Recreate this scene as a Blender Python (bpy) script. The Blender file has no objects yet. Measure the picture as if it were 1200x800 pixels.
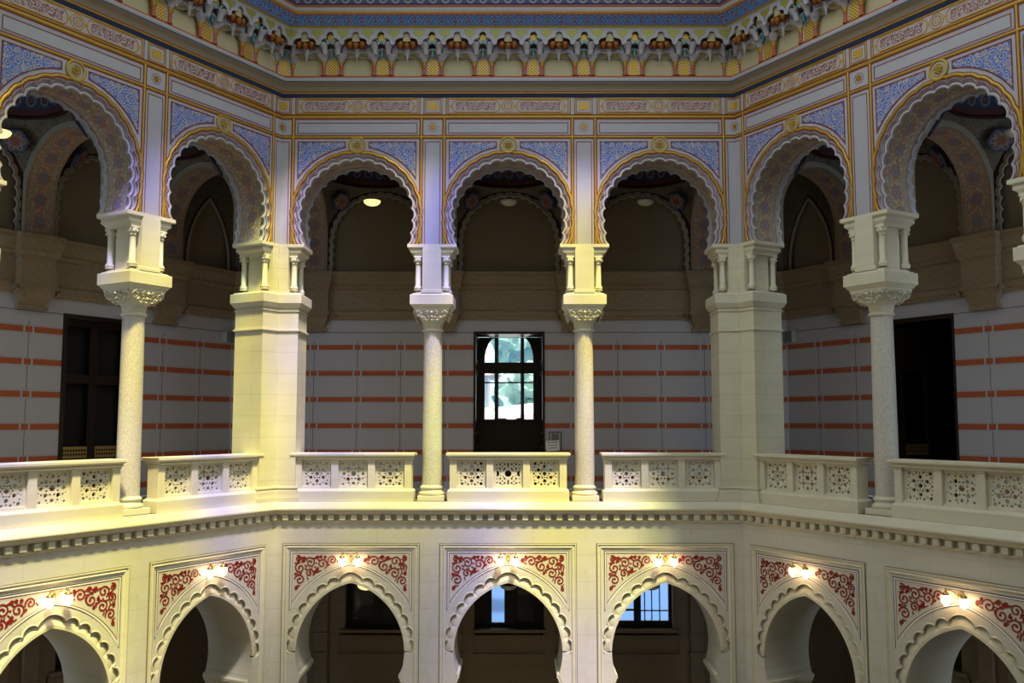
import bpy, bmesh, math, random
from mathutils import Vector, Matrix
from mathutils.geometry import tessellate_polygon
PI = math.pi
C = bpy.context.scene.collection
sin, cos, sqrt = math.sin, math.cos, math.sqrt

# ------------------------------------------------------------------ dimensions (metres)
P = 3.3565            # bay pitch
H = 1.5 * P           # half length of one hexagon side
D = 20.0              # distance of the far wall
B = 1.4237            # gilded bar offset from the bay axis
YB = 3.70             # gallery depth behind the arcade face
TU = 0.85             # upper arcade thickness
TL = 1.30             # lower arcade thickness
EYE = 1.719
A60 = math.radians(60)
WALLS = {
    'back': (Vector((0, D, 0)), 0.0),
    'left': (Vector((-H - H * cos(A60), D - H * sin(A60), 0)), A60),
    'right': (Vector((H + H * cos(A60), D - H * sin(A60), 0)), -A60),
}
def wmat(w, s=0, y=0, z=0, r=0):
    o, a = WALLS[w]
    return Matrix.Translation(o) @ Matrix.Rotation(a, 4, 'Z') @ Matrix.Translation((s, y, z)) @ Matrix.Rotation(r, 4, 'Z')

# ------------------------------------------------------------------ node expression helper
class X:
    def __init__(s, nt, sock): s.nt, s.s = nt, sock
    def _m(s, op, o=None, o2=None):
        n = s.nt.nodes.new('ShaderNodeMath'); n.operation = op
        for i, v in enumerate((s, o, o2)):
            if v is None: continue
            if isinstance(v, X): s.nt.links.new(v.s, n.inputs[i])
            else: n.inputs[i].default_value = v
        return X(s.nt, n.outputs[0])
    def __add__(s, o): return s._m('ADD', o)
    def __sub__(s, o): return s._m('SUBTRACT', o)
    def __mul__(s, o): return s._m('MULTIPLY', o)
    def __truediv__(s, o): return s._m('DIVIDE', o)
    def __lt__(s, o): return s._m('LESS_THAN', o)
    def __gt__(s, o): return s._m('GREATER_THAN', o)
    def abs(s): return s._m('ABSOLUTE')
    def fract(s): return s._m('FRACT')
    def floor(s): return s._m('FLOOR')
    def mod(s, o): return s._m('FLOORED_MODULO', o)
    def sin(s): return s._m('SINE')
    def sqrt(s): return s._m('SQRT')
    def min(s, o): return s._m('MINIMUM', o)
    def max(s, o): return s._m('MAXIMUM', o)
    def tri(s, period):   # signed distance to the nearest multiple of period
        return (s / period + 0.5).fract() * period - period / 2

class M:
    """one procedural material"""
    def __init__(s, name, base=(.8, .8, .8), rough=.6, metal=0., coord='Object'):
        s.m = bpy.data.materials.new(name); s.m.use_nodes = True
        s.nt = s.m.node_tree; s.b = s.nt.nodes['Principled BSDF']
        s.b.inputs['Roughness'].default_value = rough; s.b.inputs['Metallic'].default_value = metal
        s.b.inputs['Specular IOR Level'].default_value = .3
        tc = s.nt.nodes.new('ShaderNodeTexCoord'); s.co = tc.outputs[coord]
        sp = s.nt.nodes.new('ShaderNodeSeparateXYZ'); s.nt.links.new(s.co, sp.inputs[0])
        s.x, s.y, s.z = (X(s.nt, sp.outputs[i]) for i in range(3))
        s.col = s.rgb(base)
    def rgb(s, c):
        n = s.nt.nodes.new('ShaderNodeRGB'); n.outputs[0].default_value = (*c[:3], 1); return n.outputs[0]
    def mix(s, f, c):     # put colour c over the current colour where f = 1
        n = s.nt.nodes.new('ShaderNodeMix'); n.data_type = 'RGBA'
        if isinstance(f, X): s.nt.links.new(f.s, n.inputs[0])
        else: n.inputs[0].default_value = f
        s.nt.links.new(s.col, n.inputs[6])
        if isinstance(c, tuple): n.inputs[7].default_value = (*c[:3], 1)
        else: s.nt.links.new(c, n.inputs[7])
        s.col = n.outputs[2]; return s
    def noise(s, scale, detail=4, co=None, stretch=None):
        n = s.nt.nodes.new('ShaderNodeTexNoise'); n.inputs['Scale'].default_value = scale; n.inputs['Detail'].default_value = detail
        src = s.co
        if stretch:
            mp = s.nt.nodes.new('ShaderNodeMapping'); mp.inputs['Scale'].default_value = stretch
            s.nt.links.new(src, mp.inputs[0]); src = mp.outputs[0]
        s.nt.links.new(src, n.inputs['Vector']); return X(s.nt, n.outputs[0])
    def ramp(s, x, lo, hi):
        n = s.nt.nodes.new('ShaderNodeMapRange'); n.inputs[1].default_value = lo; n.inputs[2].default_value = hi
        s.nt.links.new(x.s, n.inputs[0]); return X(s.nt, n.outputs[0])
    def bump(s, x, st=.3, dist=.01):
        n = s.nt.nodes.new('ShaderNodeBump'); n.inputs['Strength'].default_value = st; n.inputs['Distance'].default_value = dist
        s.nt.links.new(x.s, n.inputs['Height']); s.nt.links.new(n.outputs[0], s.b.inputs['Normal']); return s
    def done(s):
        s.nt.links.new(s.col, s.b.inputs['Base Color']); return s.m

def plain(name, c, rough=.6, metal=0., var=.12, sc=6):
    m = M(name, c, rough, metal)
    n = m.ramp(m.noise(sc, 5), .3, .7)
    m.mix(n * var, tuple(k * .55 for k in c))
    return m.done()
def emit(name, c, st):
    m = M(name, (.9, .9, .88), .3); m.b.inputs['Emission Color'].default_value = (*c, 1)
    m.b.inputs['Emission Strength'].default_value = st; return m.done()

MT = {}
def stone_mat(name, c, joints=True, vein=.25, fine=60, cw=.95, ch=.46, jl=.35):
    m = M(name, c, .55)
    n = m.ramp(m.noise(1.4, 6, stretch=(1, 1, 3.5)), .35, .7)
    m.mix(n * vein, (c[0] * .72, c[1] * .68, c[2] * .6))
    n2 = m.ramp(m.noise(fine, 2), .4, .65); m.mix(n2 * .12, (c[0] * .6, c[1] * .6, c[2] * .6))
    if joints:
        hz = m.z.tri(ch).abs() < .006
        row = (m.z / ch + .5).floor().mod(2.) * (cw / 2)
        vz = ((m.x + row).tri(cw).abs() < .005) * (1 - 0)
        m.mix((hz.max(vz)) * jl, (c[0] * .45, c[1] * .42, c[2] * .36))
    m.bump(n2, .15, .004)
    return m.done()
MT['stone'] = stone_mat('cream_limestone', (.68, .65, .50))
MT['stone_plain'] = stone_mat('cream_carved_limestone', (.70, .67, .54), False)
MT['stone_wall'] = stone_mat('pale_ashlar_limestone', (.655, .64, .57), True, .2, 60, 1.1, .56, .3)
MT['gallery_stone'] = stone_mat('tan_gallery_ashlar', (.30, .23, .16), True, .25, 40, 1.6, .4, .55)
# veined brown corbel marble
m = M('veined_brown_marble', (.27, .20, .12), .5)
w = m.nt.nodes.new('ShaderNodeTexWave'); w.inputs['Scale'].default_value = 2.2; w.inputs['Distortion'].default_value = 5; w.inputs['Detail'].default_value = 3
mp = m.nt.nodes.new('ShaderNodeMapping'); mp.inputs['Rotation'].default_value = (0, .8, 0)
m.nt.links.new(m.co, mp.inputs[0]); m.nt.links.new(mp.outputs[0], w.inputs[0])
m.mix(X(m.nt, w.outputs[1]) * .22, (.15, .10, .06)); m.mix(m.ramp(m.noise(3, 5, stretch=(1, 1, 3)), .35, .7) * .3, (.16, .11, .06)); MT['marble'] = m.done()
# speckled granite shafts
m = M('speckled_granite', (.62, .60, .55), .35)
m.mix(m.ramp(m.noise(55, 2), .42, .62), (.42, .38, .36)); m.mix(m.ramp(m.noise(110, 2), .55, .7), (.75, .72, .68)); MT['granite'] = m.done()
# gallery wall: pale blocks with brick coloured bands
m = M('banded_gallery_wall', (.42, .40, .43), .7)
n = m.ramp(m.noise(3, 5), .35, .7); m.mix(n * .18, (.36, .34, .36))
u = (m.x - P / 2).tri(P / 3).abs(); ph = 3.625; pt = .672
vb = (m.z - ph).tri(pt).abs(); low = m.z < 3.80
m.mix((u < .008) * low * (m.z < 3.98), (.13, .10, .11))
m.mix((vb < .088) * low, (.30, .27, .28)); m.mix((vb < .080) * low, (.42, .40, .43))
band = (vb < .064) * low
m.mix(band, (.40, .095, .035)); nb = m.ramp(m.noise(9, 4), .35, .7); m.mix(band * nb * .35, (.30, .07, .03))
m.mix(band * (u > .078) * (u < .118), (.42, .40, .43))
m.mix(((m.z - 4.01).abs() < .009), (.13, .10, .11)); MT['banded'] = m.done()
MT['white'] = plain('lavender_white_paint', (.42, .42, .49), .6, 0, .12, 3)
MT['red'] = plain('oxide_red_paint', (.22, .028, .018), .5)
MT['orange'] = plain('orange_red_paint', (.52, .15, .03), .5)
MT['gold'] = plain('gold_leaf_paint', (.50, .33, .05), .38, .35, .35, 25)
MT['gold_dull'] = plain('dull_gold_paint', (.42, .25, .04), .42, .3, .4, 30)
MT['navy'] = plain('navy_blue_paint', (.02, .035, .10), .5)
MT['blue'] = plain('cobalt_blue_paint', (.08, .19, .66), .5, 0, .3, 12)
MT['skyblue'] = plain('turquoise_paint', (.05, .33, .55), .45)
MT['scroll'] = plain('grey_scroll_relief', (.52, .52, .56), .5)
MT['scroll_gold'] = plain('ochre_scroll_relief', (.58, .42, .25), .5)
MT['tan'] = plain('tan_wall_paint', (.50, .45, .29), .7, 0, .12, 1.5)
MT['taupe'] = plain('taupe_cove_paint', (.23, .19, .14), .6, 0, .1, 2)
MT['pink'] = plain('pale_pink_ground', (.46, .40, .43), .6)
MT['arab'] = plain('dark_red_arabesque', (.27, .02, .014), .5, 0, .3, 20)
MT['frieze_red'] = plain('brown_red_scrolls', (.26, .06, .045), .5)
MT['brown'] = plain('gilded_brown_lobes', (.32, .12, .025), .4, .3, .5, 18)
MT['brick'] = plain('brick_red_paint', (.42, .12, .06), .5)
MT['dark_wood'] = plain('dark_stained_wood', (.018, .009, .006), .35, 0, .4, 8)
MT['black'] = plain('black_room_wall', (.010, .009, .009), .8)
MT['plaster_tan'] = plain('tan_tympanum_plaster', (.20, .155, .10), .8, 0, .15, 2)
MT['rim'] = plain('greyish_arch_rim', (.30, .27, .22), .6)
MT['brass'] = plain('aged_brass', (.50, .36, .14), .3, .8, .3, 20)
MT['speaker'] = plain('grey_speaker_cloth', (.16, .17, .15), .8)
MT['speaker_lt'] = plain('pale_speaker_case', (.42, .42, .38), .6)
MT['paper'] = plain('white_sign_paper', (.85, .85, .84), .7)
MT['metal'] = plain('dark_stand_metal', (.08, .08, .08), .4, .6)
MT['floor'] = plain('gallery_floor_stone', (.18, .16, .14), .5, 0, .3, 2)
MT['blue_slate'] = plain('blue_slate_sill', (.12, .22, .45), .4)
MT['glow'] = emit('warm_frosted_glass', (1., .66, .34), 13.)
MT['lamp_on'] = emit('lit_opal_glass', (1., .78, .28), 1.35)
MT['lamp_off'] = plain('unlit_opal_glass', (.62, .62, .52), .3)
MT['leaf'] = plain('tree_foliage', (.38, .60, .50), .8, 0, .7, 3)
MT['hill'] = plain('wooded_hillside', (.40, .62, .60), .9, 0, .6, .6)
MT['roof'] = plain('clay_roof_tiles', (.75, .55, .48), .8)
MT['house'] = plain('house_plaster', (.8, .72, .68), .8)
# painted soffit: uv = metres along the curve / across
def soffit_mat(name, cell, bg, line, ros, ctr, width):
    m = M(name, bg, .6, coord='UV')
    a = m.x.tri(cell); b = m.y - width / 2
    d = (a * a + b * b).sqrt()
    lob = (a / (b.abs() + .02))
    m.mix(((a.abs() * .9 + b.abs() * 1.3) - cell * .47).abs() < .016, line)
    m.mix(m.noise(16, 3) > .56, tuple(k * 1.5 for k in bg))
    m.mix((d < cell * .30), line); m.mix(d < cell * .26, ros)
    m.mix(((a * a * 2 - b * b * 2).abs().sqrt() < cell * .07) * (d < cell * .26), ctr)
    m.mix(d < cell * .07, line)
    e = b.abs(); m.mix(e > width / 2 - .035, line); m.mix(e > width / 2 - .02, bg)
    return m.done()
MT['soffit'] = soffit_mat('painted_arch_soffit', .40, (.34, .30, .25), (.46, .15, .035), (.22, .27, .38), (.33, .16, .06), .65)
MT['soffit_dark'] = soffit_mat('painted_transverse_soffit', .46, (.26, .20, .15), (.42, .13, .03), (.15, .17, .24), (.30, .12, .05), .62)
# lattice of gold and dark dots
def lattice(name, base, dot, c, r=.3):
    m = M(name, base, .45, .2)
    a = (m.x + m.z).tri(c); b = (m.x - m.z).tri(c)
    m.mix((a * a + b * b).sqrt() < c * r, dot); return m.done()
MT['lat_gold'] = lattice('gold_lattice', (.60, .42, .08), (.16, .03, .02), .07, .3)
MT['lat_green'] = lattice('yellow_green_tracery', (.46, .44, .10), (.04, .06, .05), .055, .32)
MT['lat_sq'] = lattice('gilded_square_ornament', (.62, .40, .06), (.30, .10, .02), .06, .28)
# palmette band in blue
def palmette(name, bg, ln, c, h0, hh):
    m = M(name, bg, .5)
    a = m.x.tri(c) / c; zz = m.y / hh
    arc = ((a * a * 3.2 + zz * zz * .9).sqrt() * 7).sin()
    m.mix(arc > .62, ln); m.mix(a.abs() < .03, ln)
    return m.done()
m = M('blue_palmette_band', (.10, .40, 1.0), .5)
a = m.x.tri(.29); tt = (m.y + .43) * -1.; rr = (a * a * 3.6 + tt * tt).sqrt()
m.mix((rr * 62).sin() > .35, (.20, .09, .20)); m.mix(a.abs() < .012, (.40, .08, .08)); MT['palmette'] = m.done()
m = M('dark_blue_guilloche_band', (.05, .07, .16), .5)
a = m.x.tri(.27); b = m.z.tri(.2); rr = (a * a + b * b).sqrt()
m.mix((rr - .07).abs() < .018, (.30, .27, .30)); MT['guilloche'] = m.done()
# vault paintings
m = M('painted_dome_blue', (.03, .045, .10), .7, coord='UV')
a = m.x.tri(.30); b = m.y.tri(.34); rr = (a * a + b * b * .6).sqrt()
m.mix((rr - .085).abs() < .018, (.17, .15, .15)); m.mix(rr < .04, (.17, .045, .03)); m.mix(m.y < .16, (.10, .03, .025)); MT['dome'] = m.done()
m = M('painted_pendentive', (.13, .11, .085), .7)
nn = m.noise(9, 3); m.mix((nn - .5).abs() < .018, (.05, .035, .03)); m.mix(m.noise(4, 2) > .58, (.12, .11, .09)); MT['pend'] = m.done()
MT['ros_dark'] = plain('dark_blue_rosette', (.035, .05, .11), .6)
MT['ros_mid'] = plain('grey_rosette_petals', (.20, .18, .17), .6)
MT['ros_red'] = plain('dull_red_rosette', (.22, .06, .035), .6)
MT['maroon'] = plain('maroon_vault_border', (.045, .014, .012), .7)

# ------------------------------------------------------------------ mesh builder
class MB:
    def __init__(s): s.v, s.f, s.uv, s.sm = [], [], {}, set()
    def add(s, vs, fs, smooth=False, T=None):
        o = len(s.v)
        s.v += [tuple(T @ Vector(p)) if T else tuple(p) for p in vs]
        for f in fs:
            if smooth: s.sm.add(len(s.f))
            s.f.append(tuple(i + o for i in f))
        return s
    def box(s, x0, x1, y0, y1, z0, z1, c=0., T=None):
        """box, chamfered by c on its vertical and horizontal edges facing out"""
        if c <= 0:
            v = [(x, y, z) for z in (z0, z1) for y in (y0, y1) for x in (x0, x1)]
            return s.add(v, [(0, 2, 3, 1), (4, 5, 7, 6), (0, 1, 5, 4), (1, 3, 7, 5), (3, 2, 6, 7), (2, 0, 4, 6)], False, T)
        bm = bmesh.new(); bmesh.ops.create_cube(bm, size=1)
        for q in bm.verts: q.co = ((x0 + x1) / 2 + q.co.x * (x1 - x0), (y0 + y1) / 2 + q.co.y * (y1 - y0), (z0 + z1) / 2 + q.co.z * (z1 - z0))
        bmesh.ops.bevel(bm, geom=bm.edges[:], offset=c, segments=1, affect='EDGES', clamp_overlap=True)
        bm.verts.index_update()
        s.add([tuple(q.co) for q in bm.verts], [tuple(q.index for q in f.verts) for f in bm.faces], False, T); bm.free(); return s
    def lathe(s, prof, cx=0, cy=0, n=20, T=None, smooth=True):
        v, f = [], []; k = len(prof)
        for i in range(n):
            a = 2 * PI * i / n
            v += [(cx + r * cos(a), cy + r * sin(a), z) for r, z in prof]
        for i in range(n):
            j = (i + 1) % n
            for q in range(k - 1): f.append((i * k + q, j * k + q, j * k + q + 1, i * k + q + 1))
        s.add(v, f, smooth, T)
        s.add([(cx + prof[0][0] * cos(2 * PI * i / n), cy + prof[0][0] * sin(2 * PI * i / n), prof[0][1]) for i in range(n)][::-1], [tuple(range(n))], False, T)
        s.add([(cx + prof[-1][0] * cos(2 * PI * i / n), cy + prof[-1][0] * sin(2 * PI * i / n), prof[-1][1]) for i in range(n)], [tuple(range(n))], False, T)
        return s
    def poly(s, outer, y0, y1, holes=(), T=None, sides=True, caps=(True, True)):
        """polygon in the xz plane (with holes) extruded from y0 to y1"""
        loops = [list(outer)] + [list(h) for h in holes]
        pts = [p for l in loops for p in l]; n = len(pts)
        tr = tessellate_polygon([[Vector((p[0], p[1], 0)) for p in l] for l in loops])
        fs = []
        for t in tr:
            a, b, c = (pts[i] for i in t)
            if (b[0] - a[0]) * (c[1] - a[1]) - (b[1] - a[1]) * (c[0] - a[0]) < 0: t = (t[0], t[2], t[1])
            if caps[0]: fs.append(tuple(t))
            if caps[1]: fs.append((t[0] + n, t[2] + n, t[1] + n))
        v = [(p[0], y0, p[1]) for p in pts] + [(p[0], y1, p[1]) for p in pts]
        if sides:
            o = 0
            for li, l in enumerate(loops):
                k = len(l); area = sum(l[i][0] * l[(i + 1) % k][1] - l[(i + 1) % k][0] * l[i][1] for i in range(k))
                ccw = area > 0
                if li: ccw = not ccw
                for i in range(k):
                    a, b = o + i, o + (i + 1) % k
                    fs.append((b, a, a + n, b + n) if ccw else (a, b, b + n, a + n))
                o += k
        return s.add(v, fs, False, T)
    def plan(s, pts, z0, z1, T=None):
        """polygon in the xy plan extruded upward"""
        n = len(pts); tr = tessellate_polygon([[Vector((p[0], p[1], 0)) for p in pts]]); fs = []
        for t in tr:
            a, b, c = (pts[i] for i in t)
            if (b[0] - a[0]) * (c[1] - a[1]) - (b[1] - a[1]) * (c[0] - a[0]) < 0: t = (t[0], t[2], t[1])
            fs.append((t[0] + n, t[1] + n, t[2] + n)); fs.append((t[0], t[2], t[1]))
        area = sum(pts[i][0] * pts[(i + 1) % n][1] - pts[(i + 1) % n][0] * pts[i][1] for i in range(n))
        for i in range(n):
            a, b = i, (i + 1) % n
            fs.append((a, b, b + n, a + n) if area > 0 else (b, a, a + n, b + n))
        return s.add([(p[0], p[1], z0) for p in pts] + [(p[0], p[1], z1) for p in pts], fs, False, T)
    def loft(s, rings, T=None, closed=True, smooth=False, caps=True):
        k = len(rings[0]); v = [p for r in rings for p in r]; f = []
        for i in range(len(rings) - 1):
            for j in range(k if closed else k - 1):
                q = (j + 1) % k
                f.append((i * k + j, i * k + q, (i + 1) * k + q, (i + 1) * k + j))
        s.add(v, f, smooth, T)
        if caps: s.add(rings[0][::-1], [tuple(range(k))], False, T); s.add(rings[-1], [tuple(range(k))], False, T)
        return s
    def sweep(s, path, prof, closed=False, T=None, smooth=False):
        """planar xz path; prof = list of (n, y): offset to the left of travel, and depth y (negative = out of the wall)"""
        N = len(path); rings = []
        for i in range(N):
            p = Vector(path[i]); a = Vector(path[i - 1]) if (i or closed) else None; b = Vector(path[(i + 1) % N]) if (i < N - 1 or closed) else None
            d1 = (p - a).normalized() if a is not None else None; d2 = (b - p).normalized() if b is not None else None
            if d1 is None: d1 = d2
            if d2 is None: d2 = d1
            t = (d1 + d2);
            if t.length < 1e-6: t = d1
            t.normalize(); nn = Vector((-t.y, t.x)); sc = 1 / max(.5, nn.dot(Vector((-d1.y, d1.x))))
            rings.append([(p.x + nn.x * q * sc, y, p.y + nn.y * q * sc) for q, y in prof])
        k = len(prof); v = [q for r in rings for q in r]; f = []
        for i in range(N if closed else N - 1):
            j = (i + 1) % N
            for q in range(k - 1): f.append((i * k + q, i * k + q + 1, j * k + q + 1, j * k + q))
        s.add(v, f, smooth, T)
        if not closed:
            s.add(rings[0], [tuple(range(k))], False, T); s.add(rings[-1][::-1], [tuple(range(k))], False, T)
        return s
    def rib(s, path, w, y0=0., h=.008, closed=False, T=None):       # flat raised ribbon on the plane y=y0
        return s.sweep(path, [(w / 2, y0), (w / 2, y0 - h), (-w / 2, y0 - h), (-w / 2, y0)], closed, T)
    def rod(s, path, r, y0=0., closed=False, T=None, n=7):          # half-round moulding on the plane y=y0
        return s.sweep(path, [(r * cos(PI * i / (n - 1)), y0 - r * .9 * sin(PI * i / (n - 1))) for i in range(n)], closed, T, True)
    def tube(s, pts, r, n=8, T=None):
        rings = []
        for i, p in enumerate(pts):
            a = Vector(pts[max(i - 1, 0)]); b = Vector(pts[min(i + 1, len(pts) - 1)]); t = (b - a).normalized()
            u = t.cross(Vector((0, 0, 1)));
            if u.length < 1e-3: u = t.cross(Vector((0, 1, 0)))
            u.normalize(); w = t.cross(u); rr = r[i] if isinstance(r, (list, tuple)) else r
            rings.append([tuple(Vector(p) + u * rr * cos(2 * PI * j / n) + w * rr * sin(2 * PI * j / n)) for j in range(n)])
        return s.loft(rings, T, True, True)
    def disc(s, x, z, r, y0, h, n=16, T=None):
        return s.poly([(x + r * cos(2 * PI * i / n), z + r * sin(2 * PI * i / n)) for i in range(n)], y0 - h, y0, T=T)
    def build(s, name, mat, parent=None, mw=None):
        me = bpy.data.meshes.new(name); me.from_pydata(s.v, [], s.f)
        if s.sm:
            fl = [i in s.sm for i in range(len(s.f))]; me.polygons.foreach_set('use_smooth', fl)
        if s.uv:
            l = me.uv_layers.new(name='UVMap')
            for pl in me.polygons:
                for li in pl.loop_indices: l.data[li].uv = s.uv.get(me.loops[li].vertex_index, (0, 0))
        me.materials.append(MT[mat] if isinstance(mat, str) else mat); me.update()
        o = bpy.data.objects.new(name, me); C.objects.link(o)
        if parent is not None: o.parent = parent
        if mw is not None: o.matrix_world = mw
        return o
def strip_uv(mb, path, y0, y1, up=None, flip=False):
    """ribbon of faces along an xz path from y0 to y1, with metres as uv"""
    o = len(mb.v); L = 0; prev = None; vs = []; us = []
    for p in path:
        if prev: L += math.dist(p, prev)
        prev = p; vs += [(p[0], y0, p[1]), (p[0], y1, p[1])]; us += [(L, 0), (L, abs(y1 - y0))]
    fs = [(2 * i, 2 * i + 1, 2 * i + 3, 2 * i + 2) for i in range(len(path) - 1)]
    mb.add(vs, fs, False)
    for i, q in enumerate(us): mb.uv[o + i] = q

def tag(o, label, cat, group=None):
    o['label'] = label; o['category'] = cat
    if group: o['group'] = group
    return o
def empty(name, label, cat, group=None, mw=None):
    o = bpy.data.objects.new(name, None); C.objects.link(o); o.empty_display_size = .1
    tag(o, label, cat, group)
    if mw is not None: o.matrix_world = mw
    return o
def copy_tree(o, parent=None):
    c = o.copy(); C.objects.link(c)
    if parent is not None: c.parent = parent
    for ch in [q for q in KIDS.get(o.name, [])]: copy_tree(ch, c)
    return c
KIDS = {}
def index_kids():
    KIDS.clear()
    for o in bpy.data.objects:
        if o.parent: KIDS.setdefault(o.parent.name, []).append(o)
def spawn(proto, mw, label=None, first=[set()]):
    """the prototype itself for its first place, then copies of it and its parts"""
    if proto.name not in first[0]: first[0].add(proto.name); o = proto
    else: o = copy_tree(proto)
    o.matrix_world = mw
    if label: o['label'] = label
    return o
def struct(o):
    o['kind'] = 'structure'; return o
MIRX = Matrix.Scale(-1, 4, (1, 0, 0))

# ------------------------------------------------------------------ curves
def round_arch(R, zc, zs, hs, n):
    """horseshoe curve from the left springing over the crown to the right one"""
    d = math.asin(min(1, (zc - zs) / R)); out = []
    for i in range(n + 1):
        a = PI + d - (PI + 2 * d) * i / n
        x, z = R * cos(a), zc + R * sin(a)
        if z < zc:
            k = (zc - z) / (zc - zs); base = sqrt(max(0, R * R - (zc - z) ** 2)); tgt = R + (hs - R) * k * k
            x = math.copysign(tgt, x)
        out.append((x, z))
    return out
def pointed_arch(a, h, zc, zs, hs, n, off=0.):
    """pointed horseshoe: half width a, rise h above zc, continuing down to zs where the half width is hs"""
    c = (h * h - a * a) / (2 * a); r = a + c + off
    top = math.acos(-c / r) if r else 0; left = []
    m = n // 2
    aa = PI - (PI - top) * 0
    end = PI - math.acos(c / r)      # crown angle measured at centre (+c, zc)
    d = math.asin(min(1, (zc - zs) / r)) if zc > zs else 0
    for i in range(m + 1):
        t = PI + d + (end - PI - d) * i / m
        x, z = c + r * cos(t), zc + r * sin(t)
        if z < zc and zc > zs:
            k = (zc - z) / (zc - zs); x = -((a + off) + (hs - (a + off)) * k * k)
        left.append((x, z))
    left[-1] = (0, left[-1][1])
    return left + [(-x, z) for x, z in left[-2::-1]]
def resample(path, n):
    L = [0]
    for i in range(1, len(path)): L.append(L[-1] + math.dist(path[i], path[i - 1]))
    out = []; j = 0
    for i in range(n + 1):
        t = L[-1] * i / n
        while j < len(L) - 2 and L[j + 1] < t: j += 1
        f = (t - L[j]) / max(1e-9, L[j + 1] - L[j]); out.append((path[j][0] + (path[j + 1][0] - path[j][0]) * f, path[j][1] + (path[j + 1][1] - path[j][1]) * f))
    return out
def lobed(path, n, h, sub=6, pw=.6):
    """n lobes bulging away from the opening (path runs left to right over the crown)"""
    q = resample(path, n * sub); out = []
    for i, p in enumerate(q):
        a = q[max(i - 1, 0)]; b = q[min(i + 1, len(q) - 1)]; t = Vector((b[0] - a[0], b[1] - a[1])).normalized()
        f = (i % sub) / sub; k = h * (sin(PI * f) ** pw if 0 < f < 1 else 0)
        out.append((p[0] - t.y * k, p[1] + t.x * k))
    return out
def inside(pt, poly):
    x, y = pt; r = False; n = len(poly)
    for i in range(n):
        x1, y1 = poly[i]; x2, y2 = poly[i - 1]
        if (y1 > y) != (y2 > y) and x < (x2 - x1) * (y - y1) / (y2 - y1) + x1: r = not r
    return r
def edge_dist(pt, poly):
    p = Vector(pt); d = 9
    for i in range(len(poly)):
        a, b = Vector(poly[i]), Vector(poly[i - 1]); ab = b - a; t = max(0, min(1, (p - a).dot(ab) / max(1e-9, ab.length_squared)))
        d = min(d, (p - a - ab * t).length)
    return d
def vines(mb, poly, rmax, rmin, w, y0, h, seed, count=60, turns=1.5, leaves=True):
    """scrolling tendrils that fill a region: packed spirals with linking stems and leaves"""
    R = random.Random(seed); xs = [p[0] for p in poly]; zs = [p[1] for p in poly]; cs = []; step = rmin * .55
    cand = []
    x = min(xs)
    while x < max(xs):
        z = min(zs)
        while z < max(zs):
            p = (x + R.uniform(-.3, .3) * step, z + R.uniform(-.3, .3) * step)
            if inside(p, poly): cand.append((p, edge_dist(p, poly)))
            z += step
        x += step
    while len(cs) < count:
        best = None; br = rmin
        for p, e in cand:
            r = min(e, rmax)
            for c, cr in cs:
                r = min(r, math.dist(p, c) - cr * .93)
                if r < br: break
            if r > br: best, br = p, r
        if not best: break
        cs.append((best, br))
    for i, (c, r) in enumerate(cs):
        sg = 1 if (i % 2) else -1; a0 = R.uniform(0, 2 * PI); n = max(9, int(22 * min(1, r / rmax + .3)))
        rr = r - w * .4; tt = turns if r > rmin * 1.7 else .9
        path = [(c[0] + (rr * (1 - .78 * (k / n))) * cos(a0 + sg * 2 * PI * tt * k / n), c[1] + (rr * (1 - .78 * (k / n))) * sin(a0 + sg * 2 * PI * tt * k / n)) for k in range(n + 1)]
        mb.rib(path, w, y0, h); e = path[-1]; mb.disc(e[0], e[1], w * .95, y0, h, 6)
        if leaves and r > rmin * 1.4:
            for q in range(3):
                a = a0 + q * 2.1 + .6; px, pz = c[0] + rr * cos(a) * .98, c[1] + rr * sin(a) * .98; b = a + sg * .9
                lx, lz = px + cos(b) * w * 2.6, pz + sin(b) * w * 2.6
                if inside((lx, lz), poly): mb.rib([(px, pz), (lx, lz)], w * .8, y0, h)
        if i:
            j = min(range(i), key=lambda k: math.dist(cs[k][0], c) - cs[k][1]); d = cs[j]
            v = Vector(d[0]) - Vector(c)
            if v.length > 1e-6:
                v.normalize(); mb.rib([(c[0] + v.x * r * .86, c[1] + v.y * r * .86), (d[0][0] - v.x * d[1] * .86, d[0][1] - v.y * d[1] * .86)], w, y0, h)
    return cs
def rect(x0, x1, z0, z1): return [(x0, z0), (x1, z0), (x1, z1), (x0, z1)]

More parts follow.
